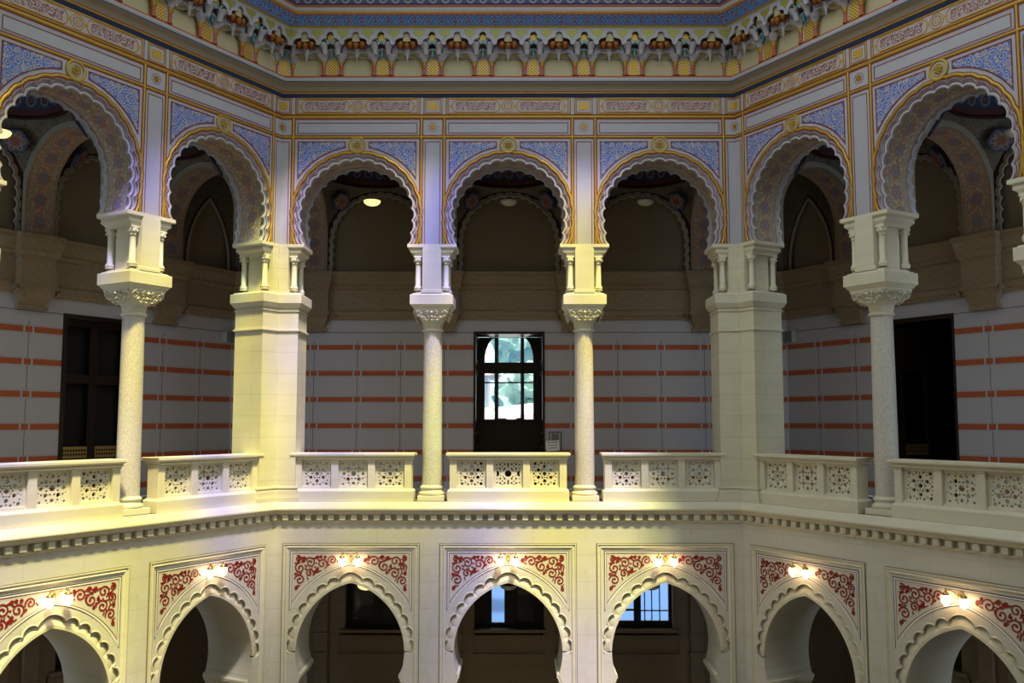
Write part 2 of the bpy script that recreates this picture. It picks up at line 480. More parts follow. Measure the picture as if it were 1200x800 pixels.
# ================================================================== UPPER ARCH BAY
ZC, ZS, ZT = 6.25, 5.60, 8.93
def upper_arch():
    t = empty('painted_arch', '', 'arch')
    open_out = lobed(round_arch(1.325, ZC, ZS, 1.24, 80), 19, .05)      # cut in the front face
    open_in = lobed(round_arch(1.235, ZC, ZS, 1.15, 80), 19, .05)         # inner lip
    b = MB(); b.poly([(-P / 2, ZS), (-P / 2, ZT), (P / 2, ZT), (P / 2, ZS)] + open_out[::-1], 0, .05)
    smooth = round_arch(1.30, ZC, ZS, 1.215, 60); fr = [(-P / 2, ZS), (-P / 2, ZT), (P / 2, ZT), (P / 2, ZS)]
    b.poly(fr + open_in[::-1], .05, .13); b.poly(fr + smooth[::-1], .13, .78); b.poly(fr + open_in[::-1], .78, TU)
    b.build('arch_wall', 'white', t)
    e = MB(); e.rod(open_in, .022, .05); e.rod([(x, z) for x, z in open_in], .022, .052)
    e.build('scalloped_lip', 'white', t)
    r = MB(); mid = lobed(round_arch(1.282, ZC, ZS, 1.19, 80), 19, .05); r.rib(mid, .014, .05, .006)
    r.rib(lobed(round_arch(1.345, ZC, ZS, 1.258, 80), 19, .05), .012, 0, .005)
    r.build('red_lining', 'red', t)
    s = MB(); strip_uv(s, [(x * .997, z - .003) for x, z in smooth], .13, .78); s.build('soffit_painting', 'soffit', t)
    e = MB(); e.rod(open_in, .022, 0, T=Matrix.Translation((0, TU + .02, 0))); e.build('rear_lip', 'white', t)
    # gilded moulding round the arch
    gp = lobed(round_arch(1.415, ZC, ZS, 1.335, 90), 19, .022, 6, .8)
    g = MB(); g.rod(gp, .030, 0); g.build('gilded_arch_moulding', 'gold', t)
    r = MB(); r.rib(gp, .085, 0, .006); r.build('arch_moulding_shadow_line', 'red', t)
    # vertical bars and the two rails
    for nm, mt, w, f in (('gilded_bars', 'gold', .023, 'rod'), ('bar_edging', 'red', .085, 'rib')):
        g = MB()
        for sx in (-1, 1):
            pth = [(sx * B, ZS), (sx * B, 8.47)]
            g.rod(pth, w, 0) if f == 'rod' else g.rib(pth, w, 0, .004)
        for zz, k in ((8.015, 1.1), (8.47, 1.45)):
            pth = [(-P / 2, zz), (P / 2, zz)]
            g.rod(pth, w * k, 0) if f == 'rod' else g.rib(pth, w * k, 0, .003)
        g.build(nm, mt, t)
    # medallion
    g = MB()
    g.rod([(.172 * cos(a * PI / 14 + .3), 7.835 + .172 * sin(a * PI / 14 + .3)) for a in range(28)], .026, -.012, True)
    md = g.build('medallion', 'gold', t)
    g = MB(); g.disc(0, 7.835, .16, 0, .008, 24); g.build('medallion_ground', 'white', md)
    g = MB(); g.rod([(.105 * cos(a * PI / 10), 7.835 + .105 * sin(a * PI / 10)) for a in range(20)], .012, -.008, True)
    for k in range(6):
        a = k * PI / 3 + .5; g.lathe([(.001, 0), (.032, .006), (.026, .022), (.001, .03)], n=10, T=Matrix.Translation((.052 * cos(a), -.008, 7.835 + .052 * sin(a))) @ Matrix.Rotation(PI / 2, 4, 'X'))
    g.lathe([(.001, 0), (.028, .01), (.02, .03), (.001, .036)], n=10, T=Matrix.Translation((0, -.008, 7.835)) @ Matrix.Rotation(PI / 2, 4, 'X'))
    g.build('medallion_flower', 'gold', md)
    # spandrels
    R0 = 1.545; zt = 7.905
    for sx in (-1, 1):
        arc = []
        x0, x1 = .265, 1.31
        for i in range(19):
            x = x0 + (x1 - x0) * i / 18; arc.append((x, ZC + sqrt(R0 * R0 - x * x)))
        reg = [(x0, zt), (x1, zt)] + arc[::-1]; reg = [(sx * x, z) for x, z in reg]
        q = MB(); q.poly(reg, -.003, .0); sp = q.build('spandrel_panel', 'blue', t)
        q = MB(); vines(q, reg, .10, .024, .0125, -.003, .006, 5, 110, 1.6); q.build('scrollwork', 'scroll', sp)
        if sx < 0:
            pass
        q = MB(); vines(q, reg, .07, .022, .008, -.006, .004, 11, 26, .8, False); q.build('ochre_scrollwork', 'scroll_gold', sp)
        q = MB(); q.rib(reg, .022, 0, .010, True); q.build('panel_border', 'red', sp)
    # long panel between the rails
    q = MB(); q.rib(rect(-1.325, 1.325, 8.105, 8.335), .016, 0, .006, True); q.build('long_panel_line', 'red', t)
    q = MB(); q.rod(rect(-1.365, 1.365, 8.085, 8.385), .010, 0, True); q.build('long_panel_fillet', 'white', t)
    # frieze panel
    q = MB(); q.poly(rect(-1.355, 1.355, 8.545, 8.895), -.004, 0); fp = q.build('frieze_panel', 'pink', t)
    q = MB(); q.rod(rect(-1.355, 1.355, 8.545, 8.895), .014, 0, True)
    for cx in (-.72, .72):
        a, c, n = .49, .135, 10
        pth = [(cx + a - c * .55 + c * .9 * cos(u), 8.72 + c * sin(u)) for u in [(-PI / 2 + PI * i / n) for i in range(n + 1)]]
        pth += [(cx - a + c * .55 + c * .9 * cos(u), 8.72 + c * sin(u)) for u in [(PI / 2 + PI * i / n) for i in range(n + 1)]]
        q.rod(pth, .012, -.004, True)
        for kx in (cx - .545, cx + .545):
            q.rod([(kx + .028 * cos(k * PI / 5), 8.72 + .028 * sin(k * PI / 5)) for k in range(10)], .009, -.004, True)
    q.rod([(.13 * cos(k * PI / 8) * (1 + .06 * (k % 2)), 8.72 + .13 * sin(k * PI / 8) * (1 + .06 * (k % 2))) for k in range(16)], .012, -.004, True)
    for k in range(4): q.disc(.035 * cos(k * PI / 2 + .78), 8.72 + .035 * sin(k * PI / 2 + .78), .02, -.004, .008, 8)
    q.build('frieze_gilding', 'gold', fp)
    q = MB(); q.rib(rect(-1.385, 1.385, 8.52, 8.92), .014, 0, .004, True); q.rib(rect(-1.33, 1.33, 8.565, 8.875), .010, -.004, .004, True); q.rib([(.085 * cos(k * PI / 8), 8.72 + .085 * sin(k * PI / 8)) for k in range(16)], .012, -.004, .004, True)
    q.build('frieze_red_lines', 'red', fp)
    q = MB()
    for cx in (-.72, .72):
        vines(q, rect(cx - .46, cx + .46, 8.615, 8.828), .070, .022, .0105, -.004, .006, 3, 40, 1.2); q.build('frieze_scrollwork', 'frieze_red', fp); q = MB()
    q = MB()
    for sx in (-1, 1):
        q.poly(rect(min(sx * 1.46, sx * P / 2), max(sx * 1.46, sx * P / 2), 8.56, 8.88), -.004, 0)
    for nm, mt in ():
        pass
    # half strips shared with the neighbouring bay: square, star, narrow panel
    for sx in (-1, 1):
        q1, q2, q3, q4, q5 = MB(), MB(), MB(), MB(), MB(); e0 = sx * P / 2
        def hr(d, z0, z1): return [(e0, z0), (e0 - sx * d, z0), (e0 - sx * d, z1), (e0, z1)]
        q1.rod(hr(.185, 8.555, 8.885), .012, 0); q2.rib(hr(.160, 8.58, 8.86), .010, 0, .004); q2.rib(hr(.205, 8.535, 8.905), .009, 0, .004)
        q3.poly(hr(.105, 8.635, 8.805), -.010, 0)
        q2.rib([(e0 - sx * .165, ZS), (e0 - sx * .165, 7.90), (e0, 7.90)], .013, 0, .005)
        q5.rod([(e0 - sx * .19, ZS), (e0 - sx * .19, 7.93), (e0, 7.93)], .009, 0)
        star = [(e0, 8.24 - .085)]
        for k in range(1, 12, 1):
            a = -PI / 2 + k * PI / 12; rr = .085 if k % 4 == 0 else (.072 if k % 4 == 2 else .055)
            star.append((e0 - sx * rr * cos(a), 8.24 + rr * sin(a)))
        star.append((e0, 8.24 + .085)); q4.poly(star, -.010, 0); q2.rib([(e0 - sx * .102 * sin(k * PI / 8), 8.24 - .102 * cos(k * PI / 8)) for k in range(9)], .008, 0, .004); q2.rib([(e0 - sx * .035 * sin(k * PI / 6), 8.24 - .035 * cos(k * PI / 6)) for k in range(7)], .012, -.010, .004)
        q1.build('square_panel_gilding', 'gold', t); q2.build('strip_red_lines', 'red', t); q3.build('square_ornament', 'lat_sq', t); q4.build('star_ornament', 'gold', t); q5.build('strip_fillet', 'white', t)
    return t
# ================================================================== LOWER ARCH BAY
LZ0, LZT = -6.6, -.42
def lower_arch():
    t = empty('stone_arch', '', 'arch')
    a, h, zc, zs = 1.155, 1.45, -3.16, -3.62
    inner = pointed_arch(a, h, zc, zs, 1.07, 96)
    # the lobed outline begins where the curve is widest
    up = pointed_arch(a, h, zc, zc, a + .15, 96, .15)
    L = resample(up, 200); n = 15
    # a broad crown lobe and seven smaller ones to each side
    edges = [0]; tot = n + .9
    for i in range(n): edges.append(edges[-1] + (1.9 if i == 7 else 1.) / tot)
    def at(f):
        k = f * 200; i = min(199, int(k)); g = k - i; return (L[i][0] + (L[i + 1][0] - L[i][0]) * g, L[i][1] + (L[i + 1][1] - L[i][1]) * g)
    lob = []
    for i in range(n):
        for k in range(9 if i < n - 1 else 10):
            f = k / 9; ff = edges[i] + (edges[i + 1] - edges[i]) * f
            p = at(ff); q = at(min(1, ff + .004)); q0 = at(max(0, ff - .004)); tv = Vector((q[0] - q0[0], q[1] - q0[1])).normalized()
            hh = (.085 if i != 7 else .085) * (sin(PI * f) ** .62 if 0 < f < 1 else 0)
            lob.append((p[0] - tv.y * hh, p[1] + tv.x * hh))
    jl = [(-1.18, LZ0), (-1.18, -3.86), (-1.07, zs)]
    low = [p for p in inner[:48] if p[1] < zc - .001]
    front = [(-P / 2, LZ0), (-P / 2, LZT), (P / 2, LZT), (P / 2, LZ0)]
    path = jl[:2] + low + lob + [(-x, z) for x, z in low[::-1]] + [(-x, z) for x, z in jl[:2][::-1]]
    b = MB(); b.poly(front + path[::-1], 0, .075)
    full = jl[:2] + inner + [(-x, z) for x, z in jl[:2][::-1]]
    b.poly(front + full[::-1], .075, TL)
    b.build('arch_wall', 'stone_wall', t)
    # bevelled ring between the opening and the lobes
    inn = [p for p in inner if p[1] >= zc - .001]; m1 = resample(inn, 135); m2 = resample(lob, 135)
    c = MB(); c.loft([[(p[0], .075, p[1]) for p in m1], [(p[0], 0.0, p[1]) for p in m1], [(p[0] * .75 + q[0] * .25, .0, p[1] * .75 + q[1] * .25) for p, q in zip(m1, m2)], [(p[0], .072, p[1]) for p in m2]], closed=False, caps=False)
    c.build('scalloped_ring', 'stone_plain', t)
    c = MB(); c.rod(lob, .014, .0); c.build('lobe_edge', 'stone_plain', t)
    # square label frame
    fr = [(-1.4525, LZ0), (-1.4525, -.885), (1.4525, -.885), (1.4525, LZ0)]
    prof = [(0, 0), (0, -.028), (-.018, -.030), (-.028, -.012), (-.055, -.008), (-.075, -.03), (-.10, -.012), (-.112, 0)]
    c = MB(); c.sweep(fr, prof); c.build('label_frame', 'stone_plain', t)
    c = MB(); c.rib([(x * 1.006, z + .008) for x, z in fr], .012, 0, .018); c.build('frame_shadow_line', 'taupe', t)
    # inlaid border lines of the spandrels
    R1 = 1.90; cx = .34
    def arcx(r, x0, x1, n=22):
        o = []
        for i in range(n + 1):
            x = x0 + (x1 - x0) * i / n; o.append((x, zc + sqrt(max(0, r * r - (abs(x) + cx) ** 2))))
        return o
    loop = [(-1.30, -1.045), (1.30, -1.045)] + arcx(R1 - .04, 1.30, -1.30, 44)
    c = MB(); c.rib(loop, .014, 0, .006, True); c.build('dark_inlay_line', 'navy', t)
    loop2 = [(-1.255, -1.085), (1.255, -1.085)] + arcx(R1, 1.255, -1.255, 44)
    c = MB(); c.rib([(x * .985, z * 1.0 - .02 if i < 2 else z + .02) for i, (x, z) in enumerate(loop)], .020, 0, .008, True); c.build('white_inlay_line', 'paper', t)
    c = MB(); c.rib(loop2, .007, 0, .005, True); c.build('red_inlay_line', 'red', t)
    for sx in (-1, 1):
        reg = [(.26, -1.12), (1.215, -1.12)] + arcx(R1 + .055, 1.215, .26, 16)
        reg = [(sx * x, z) for x, z in reg]
        q = MB(); vines(q, reg, .125, .033, .024, 0, .010, 8, 60, 1.3); q.build('arabesque', 'arab', t)
    # imposts at the springing
    for sx in (-1, 1):
        c = MB()
        prof = [(1.25, -3.60), (1.06, -3.60), (1.035, -3.63), (1.035, -3.69), (1.06, -3.70), (1.07, -3.76), (1.11, -3.80), (1.12, -3.84), (1.17, -3.88), (1.25, -3.88)]
        c.poly([(sx * x, z) for x, z in prof], .012, TL + .02); c.build('impost', 'stone_plain', t)
    return t

# ================================================================== COLUMNS
def side_module(t, T, back=True):
    """colonnette pair and impost carrying one springing; local +x points into the opening, x=0 is the column axis"""
    for y in ((.11, .74) if back else (.11,)):
        c = MB()
        c.lathe([(.085, 4.585), (.085, 4.62), (.095, 4.635), (.085, 4.66), (.068, 4.675), (.072, 4.69), (.058, 4.70), (.056, 5.12), (.054, 5.165), (.066, 5.175), (.066, 5.19), (.055, 5.195)], .31, y, 14, T)
        o = c.build('colonnette', 'stone_plain', t)
        c = MB()
        c.lathe([(.056, 5.19), (.062, 5.22), (.085, 5.25), (.082, 5.265), (.098, 5.30), (.08, 5.31)], .31, y, 12, T)
        for k in range(6):
            a = k * PI / 3; c.lathe([(.001, 5.215), (.022, 5.235), (.024, 5.255), (.001, 5.275)], .31 + .085 * cos(a), y + .085 * sin(a), 6, T)
        c.box(.225, .395, y - .085, y + .085, 5.305, 5.335, .008, T); c.build('small_capital', 'stone_plain', o)
    c = MB()
    def rg(x1, y, z): return [(.19, y, z), (x1, y, z), (x1, TU - y, z), (.19, TU - y, z)]
    c.loft([rg(.395, .055, 5.335), rg(.40, .05, 5.375), rg(.425, .035, 5.40), rg(.46, .02, 5.425), rg(.475, .018, 5.435), rg(.475, .018, 5.485), rg(.465, .03, 5.487), rg(.465, .03, 5.50), rg(.50, .0, 5.515), rg(.535, -.022, 5.53), rg(.54, -.025, 5.535), rg(.54, -.025, 5.602)], T)
    c.build('arch_impost', 'stone_plain', t)
def column():
    t = empty('stone_column', '', 'column', 'granite columns of the upper arcade')
    cy = .41
    c = MB(); c.box(-.29, .29, cy - .29, cy + .29, 0, .115, .008); c.build('plinth', 'stone_plain', t)
    c = MB(); c.lathe([(.27, .115), (.285, .13), (.288, .165), (.275, .19), (.25, .20), (.238, .22), (.236, .25), (.252, .262), (.262, .285), (.252, .305), (.228, .315), (.222, .34)], 0, cy, 32); c.build('base', 'stone_plain', t)
    c = MB(); c.lathe([(.217, .34), (.214, 1.5), (.208, 2.6), (.200, 3.70)], 0, cy, 36); c.build('shaft', 'granite', t)
    c = MB(); c.lathe([(.20, 3.69), (.232, 3.70), (.240, 3.725), (.228, 3.75), (.20, 3.76)], 0, cy, 32)
    n = 48; rings = []
    for z, r in ((3.76, .202), (3.80, .21), (3.87, .222), (3.89, .21)):
        rings.append([((r + .006 * (k % 2)) * cos(2 * PI * k / n), cy + (r + .006 * (k % 2)) * sin(2 * PI * k / n), z) for k in range(n)])
    c.loft(rings); c.build('necking', 'stone_plain', t)
    # capital: a square bell with leaf tiers and corner volutes
    c = MB(); rings = []
    for z, r, sq in ((3.86, .205, 0), (3.93, .25, .3), (4.02, .31, .6), (4.09, .365, 1), (4.15, .385, 1)):
        ring = []
        for k in range(32):
            a = 2 * PI * k / 32; u, v = cos(a), sin(a); mx = max(abs(u), abs(v)); f = 1 / mx * sq + (1 - sq) * 1
            ring.append((r * u * f, cy + r * v * f, z))
        rings.append(ring)
    c.loft(rings); cap = c.build('capital', 'stone_plain', t)
    c = MB()
    def volute(cx, cz, r, T, sg=1):
        pth = []
        for k in range(17):
            a = PI / 2 + sg * k * 3.6 * PI / 16; q = r * (1 - .8 * k / 16); pth.append((cx + q * cos(a), 0, cz + q * sin(a)))
        c.tube(pth, [.016 * (1 - .4 * k / 16) for k in range(17)], 5, T)
    for f in range(4):
        T = Matrix.Translation((0, cy, 0)) @ Matrix.Rotation(f * PI / 2, 4, 'Z') @ Matrix.Translation((0, -.375, 0)) @ Matrix.Rotation(-.35, 4, 'X') @ Matrix.Translation((0, 0, -1.34))
        T = Matrix.Translation((0, cy, 0)) @ Matrix.Rotation(f * PI / 2, 4, 'Z') @ Matrix.Translation((0, -.378, 4.05)) @ Matrix.Rotation(.32, 4, 'X')
        volute(-.27, .02, .078, T, 1); volute(.27, .02, .078, T, -1)
        volute(-.11, .045, .045, T, -1); volute(.11, .045, .045, T, 1)
        volute(-.17, -.075, .04, T, 1); volute(.17, -.075, .04, T, -1); volute(-.06, -.08, .045, T, 1); volute(.06, -.08, .045, T, -1)
        for xx, zz, rr in ((0, .055, .035), (0, -.04, .03), (-.21, -.06, .022), (.21, -.06, .022), (0, -.12, .026), (-.12, -.12, .022), (.12, -.12, .022)):
            c.lathe([(.001, -.02), (rr, 0), (rr * .7, rr), (.001, rr * 1.3)], 0, 0, 8, T @ Matrix.Translation((xx, 0, zz)) @ Matrix.Rotation(PI / 2, 4, 'X'))
    c.build('leaf_volutes', 'stone_plain', cap)
    c = MB(); h = .47
    def sqr(r, z): return [(-r, cy - r, z), (r, cy - r, z), (r, cy + r, z), (-r, cy + r, z)]
    c.loft([sqr(.39, 4.145), sqr(.39, 4.19), sqr(.405, 4.20), sqr(h - .015, 4.265), sqr(h, 4.27), sqr(h, 4.475), sqr(h - .008, 4.485), sqr(h - .045, 4.488), sqr(h - .055, 4.512), sqr(.39, 4.52)])
    c.build('impost_block', 'stone_plain', t)
    c = MB(); c.box(-.36, .36, .06, .80, 4.50, 4.555, .01); c.box(-.205, .205, -.012, .85, 4.52, ZS + .002)
    c.box(-.235, .235, -.02, .85, 4.52, 4.60, .012); c.box(-.27, .27, .2, .64, 4.5, ZS)
    c.build('upper_pier', 'stone_plain', t)
    side_module(t, Matrix.Identity(4)); side_module(t, MIRX)
    return t
def pier_plan(w, f, bk, side='both'):
    """plan of the corner pier: two wings of length w, front offset f (out of the wall), depth bk; corner at the origin; centre wall frame"""
    R = Matrix.Rotation(A60, 4, 'Z')
    def lw(s, y): v = R @ Vector((s, y, 0)); return (v.x, v.y)
    k = math.tan(math.radians(30))
    # for the left corner: centre wing runs to +x, the other wing runs along the left wall (local -s)
    return [(w, -f), (w, bk), (-bk * k, bk), lw(-w, bk), lw(-w, -f), (f * k, -f)]
def corner_pier():
    t = empty('corner_pier', '', 'pier', 'folded corner piers of the upper arcade')
    c = MB()
    for (w, f, bk, z0, z1) in ((.54, .06, .90, 0, .10), (.52, .045, .88, .10, .13), (.50, .035, .87, .13, .235), (.475, .015, .85, .235, .27), (.47, .01, .85, .27, .285), (.495, .03, .87, .285, .31), (.475, .012, .85, .31, .33)):
        c.plan(pier_plan(w, f, bk), z0, z1)
    c.build('base', 'stone_plain', t)
    c = MB(); c.plan(pier_plan(.445, 0, .83), .30, 4.20); c.build('shaft', 'stone', t)
    c = MB()
    for (w, f, bk, z0, z1) in ((.46, .012, .84, 3.66, 3.68), (.48, .032, .86, 3.68, 3.71), (.455, .008, .84, 3.71, 3.73)): c.plan(pier_plan(w, f, bk), z0, z1)
    c.build('collar', 'stone_plain', t)
    c = MB()
    for (w, f, bk, z0, z1) in ((.455, .01, .84, 4.10, 4.115), (.47, .025, .86, 4.115, 4.135)): c.plan(pier_plan(w, f, bk), z0, z1)
    def ring(w, f, bk, z): return [(x, y, z) for x, y in pier_plan(w, f, bk)]
    c.loft([ring(.455, .008, .84, 4.18), ring(.475, .03, .86, 4.20), ring(.525, .085, .91, 4.285), ring(.53, .09, .915, 4.29), ring(.53, .09, .915, 4.475), ring(.522, .08, .905, 4.485), ring(.485, .045, .87, 4.488), ring(.475, .035, .86, 4.515), ring(.3, .0, .8, 4.525)], caps=False)
    c.plan(pier_plan(.3, 0, .8), 4.5, 4.53)
    c.build('impost_block', 'stone_plain', t)
    c = MB(); c.plan(pier_plan(.205, .012, .84), 4.5, ZS + .002); c.plan(pier_plan(.235, .02, .85), 4.52, 4.60); c.plan(pier_plan(.27, -.2, .64), 4.5, ZS); c.build('upper_pier', 'stone', t)
    c = MB(); c.plan([(0, .03), (0, TU), (-TU * math.tan(math.radians(30)), TU), tuple((Matrix.Rotation(A60, 4, 'Z') @ Vector((0, TU, 0)))[:2])][0:4], ZS, 12.0); c.build('upper_core', 'white', t)
    side_module(t, Matrix.Identity(4)); side_module(t, Matrix.Rotation(A60, 4, 'Z') @ MIRX)
    return t

# ================================================================== BALUSTRADE
def ngon(x, z, r, n, a0=0, star=0):
    return [(x + (r if not star or k % 2 == 0 else r * star) * cos(a0 + 2 * PI * k / n), z + (r if not star or k % 2 == 0 else r * star) * sin(a0 + 2 * PI * k / n)) for k in range(n)]
def tracery(kind, w, h):
    hs = []
    def sym(x, z, f):
        for a in {x, -x}:
            for b in {z, -z}: hs.append(f(a, b))
    if kind == 'star':
        hs.append(ngon(0, 0, .052, 12, 0, .55))
        for k in range(6):
            a = PI / 2 + k * PI / 3; hs.append(ngon(.155 * cos(a), .155 * sin(a), .032, 10))
            a += PI / 6; hs.append(ngon(.100 * cos(a), .100 * sin(a), .026, 6, a, .5)); 
            hs.append(ngon(.082 * cos(a - PI / 6), .082 * sin(a - PI / 6), .013, 4, a - PI / 6))
        sym(.205, .215, lambda x, z: ngon(x, z, .028, 8)); sym(.075, .232, lambda x, z: ngon(x, z, .022, 5)); sym(.235, .0, lambda x, z: ngon(x, z, .020, 4))
        sym(.135, .190, lambda x, z: ngon(x, z, .015, 4)); sym(.222, .145, lambda x, z: ngon(x, z, .014, 4)); sym(.195, .045, lambda x, z: ngon(x, z, .014, 4)); sym(.0, .222, lambda x, z: ngon(x, z, .015, 4)); sym(.245, .07, lambda x, z: ngon(x, z, .011, 4))
    elif kind == 'wheel':
        hs.append(ngon(0, 0, .072, 18))
        for sx in (-1, 1): hs.append([(sx * .25, .068), (sx * .25, -.068), (sx * .205, -.05), (sx * .187, 0), (sx * .205, .05)])
        for z in (.185, -.185): hs.append(rect(-.013, .013, z - .04, z + .04))
        for z in (.245, -.245): hs.append(ngon(0, z, .018, 4, PI / 4)) if 0 else None
        for cx in (-.125, .125):
            for cz in (-.155, .155):
                for dx, dz in ((-.048, -.048), (.048, -.048), (-.048, .048), (.048, .048)): hs.append(ngon(cx + dx, cz + dz, .019, 4, .3))
                hs.append(ngon(cx, cz, .013, 4)); hs.append(ngon(cx, cz * 1.5, .012, 4)); 
        sym(.245, .19, lambda x, z: ngon(x, z, .014, 4)); sym(.245, .11, lambda x, z: ngon(x, z, .012, 4)); sym(.085, .055, lambda x, z: ngon(x * 1.2, z * 1.2, .014, 4)); sym(.165, .045, lambda x, z: ngon(x, z, .012, 4))
    else:
        hs.append(ngon(0, 0, .056, 16, 0, .68))
        for k in range(4):
            a = k * PI / 2; hs.append(ngon(.205 * cos(a), .205 * sin(a), .034, 12, a, .7))
            a += PI / 4; hs.append(ngon(.165 * cos(a), .165 * sin(a), .034, 10))
            for e in (-.42, .42): hs.append(ngon(.112 * cos(a + e), .112 * sin(a + e), .018, 4, a + e))
            for e in (-.3, .3): hs.append(ngon(.222 * cos(a + e), .222 * sin(a + e), .017, 4, a))
        sym(.225, .225, lambda x, z: ngon(x, z, .022, 5)); sym(.245, .075, lambda x, z: ngon(x, z, .011, 4)); sym(.075, .245, lambda x, z: ngon(x, z, .011, 4))
    return hs
def balustrade(kinds):
    t = empty('stone_balustrade', '', 'balustrade')
    c = MB(); c.box(-1.315, 1.315, .02, .44, 0, .225, .008)
    c.loft([[(-x, y0, z), (x, y0, z), (x, y1, z), (-x, y1, z)] for x, y0, y1, z in ((1.315, .02, .44, .22), (1.30, .035, .425, .245), (1.275, .055, .405, .255), (1.265, .065, .395, .275))]); c.build('plinth', 'stone_plain', t)
    c = MB(); c.box(-1.245, 1.245, .105, .355, .26, .315); c.box(-1.245, 1.245, .105, .355, .865, .92); c.build('panel_rails', 'stone_plain', t)
    for k in range(4):
        x = -1.19 + k * .7933; c = MB(); c.box(x - .078, x + .078, .075, .385, .26, .90, .006); c.box(x - .09, x + .09, .06, .40, .865, .90, .006); c.build('post', 'stone_plain', t)
    for k in range(3):
        x = -.7933 + k * .7933; c = MB()
        hs = []
        for h in tracery(kinds[k], .55, .55):
            mx, mz = sum(p[0] for p in h) / len(h), sum(p[1] for p in h) / len(h); g = 1.0 if max(math.dist(p, (mx, mz)) for p in h) > .06 else (1.22 if max(math.dist(p, (mx, mz)) for p in h) > .022 else 1.45)
            hs.append([(x + mx + (a - mx) * g, .59 + mz + (b_ - mz) * g) for a, b_ in h])
        c.poly(rect(x - .32, x + .32, .31, .87), .15, .20, hs); c.rib(rect(x - .285, x + .285, .325, .855), .02, .15, .012, True); c.build('pierced_panel', 'stone_plain', t)
    c = MB(); pr = [(.06, .90), (.03, .915), (.03, .935), (.045, .94), (-.005, .985), (-.02, .99), (-.02, 1.03), (-.005, 1.04), (.465, 1.04), (.48, 1.03), (.48, .99), (.465, .985), (.415, .94), (.43, .935), (.43, .915), (.40, .90)]
    rings = []
    for y, z in pr:
        o = max(.03 - y, y - .43)
        rings.append((y, z, o))
    c.loft([[(-1.245 - (.05 + q), y, z) for y, z, q in rings], [(1.245 + (.05 + q), y, z) for y, z, q in rings]])
    c.build('handrail', 'stone_plain', t)
    return t

# ================================================================== WALL LIGHT, LAMPS
def wall_light():
    t = empty('wall_light', '', 'wall light', 'twin wall lights of the lower arcade')
    c = MB(); c.lathe([(.001, 0), (.045, .0), (.05, .012), (.03, .03), (.018, .05), (.001, .055)], T=Matrix.Rotation(PI / 2, 4, 'X')); c.lathe([(.001, -.09), (.02, -.06), (.03, 0), (.02, .06), (.001, .09)], 0, -.03, 12); c.build('backplate', 'brass', t)
    for sx in (-1, 1):
        c = MB(); c.tube([(0, -.03, 0), (sx * .04, -.09, .07), (sx * .09, -.13, .115), (sx * .145, -.15, .11), (sx * .165, -.155, .07)], .010); c.tube([(0, -.03, -.02), (sx * .05, -.06, -.045), (sx * .09, -.09, -.01), (sx * .06, -.08, .03)], .006)
        o = c.build('arm', 'brass', t)
        c = MB(); c.lathe([(.015, .09), (.02, .075), (.055, .055), (.062, .025), (.058, .015)], sx * .165, -.155, 14); c.lathe([(.001, .15), (.012, .135), (.006, .115), (.015, .09)], sx * .165, -.155, 8); c.build('shade_cap', 'brass', o)
        c = MB(); c.lathe([(.001, -.16), (.03, -.145), (.058, -.105), (.075, -.055), (.078, -.02), (.066, .015), (.055, .022)], sx * .165, -.155, 16); c.build('glass_shade', 'glow', t)
    return t
def ceiling_lamp(on):
    t = empty('ceiling_lamp', '', 'ceiling lamp')
    c = MB(); c.lathe([(.001, -.115), (.07, -.108), (.14, -.085), (.19, -.045), (.21, 0), (.20, .02), (.17, .035)], n=28); c.build('glass_bowl', 'lamp_on' if on else 'lamp_off', t)
    c = MB(); c.lathe([(.205, .012), (.21, .022), (.17, .045), (.05, .07), (.03, .09), (.008, .1), (.008, .95), (.06, .97), (.06, 1.0)], n=20); c.build('stem', 'metal', t)
    return t

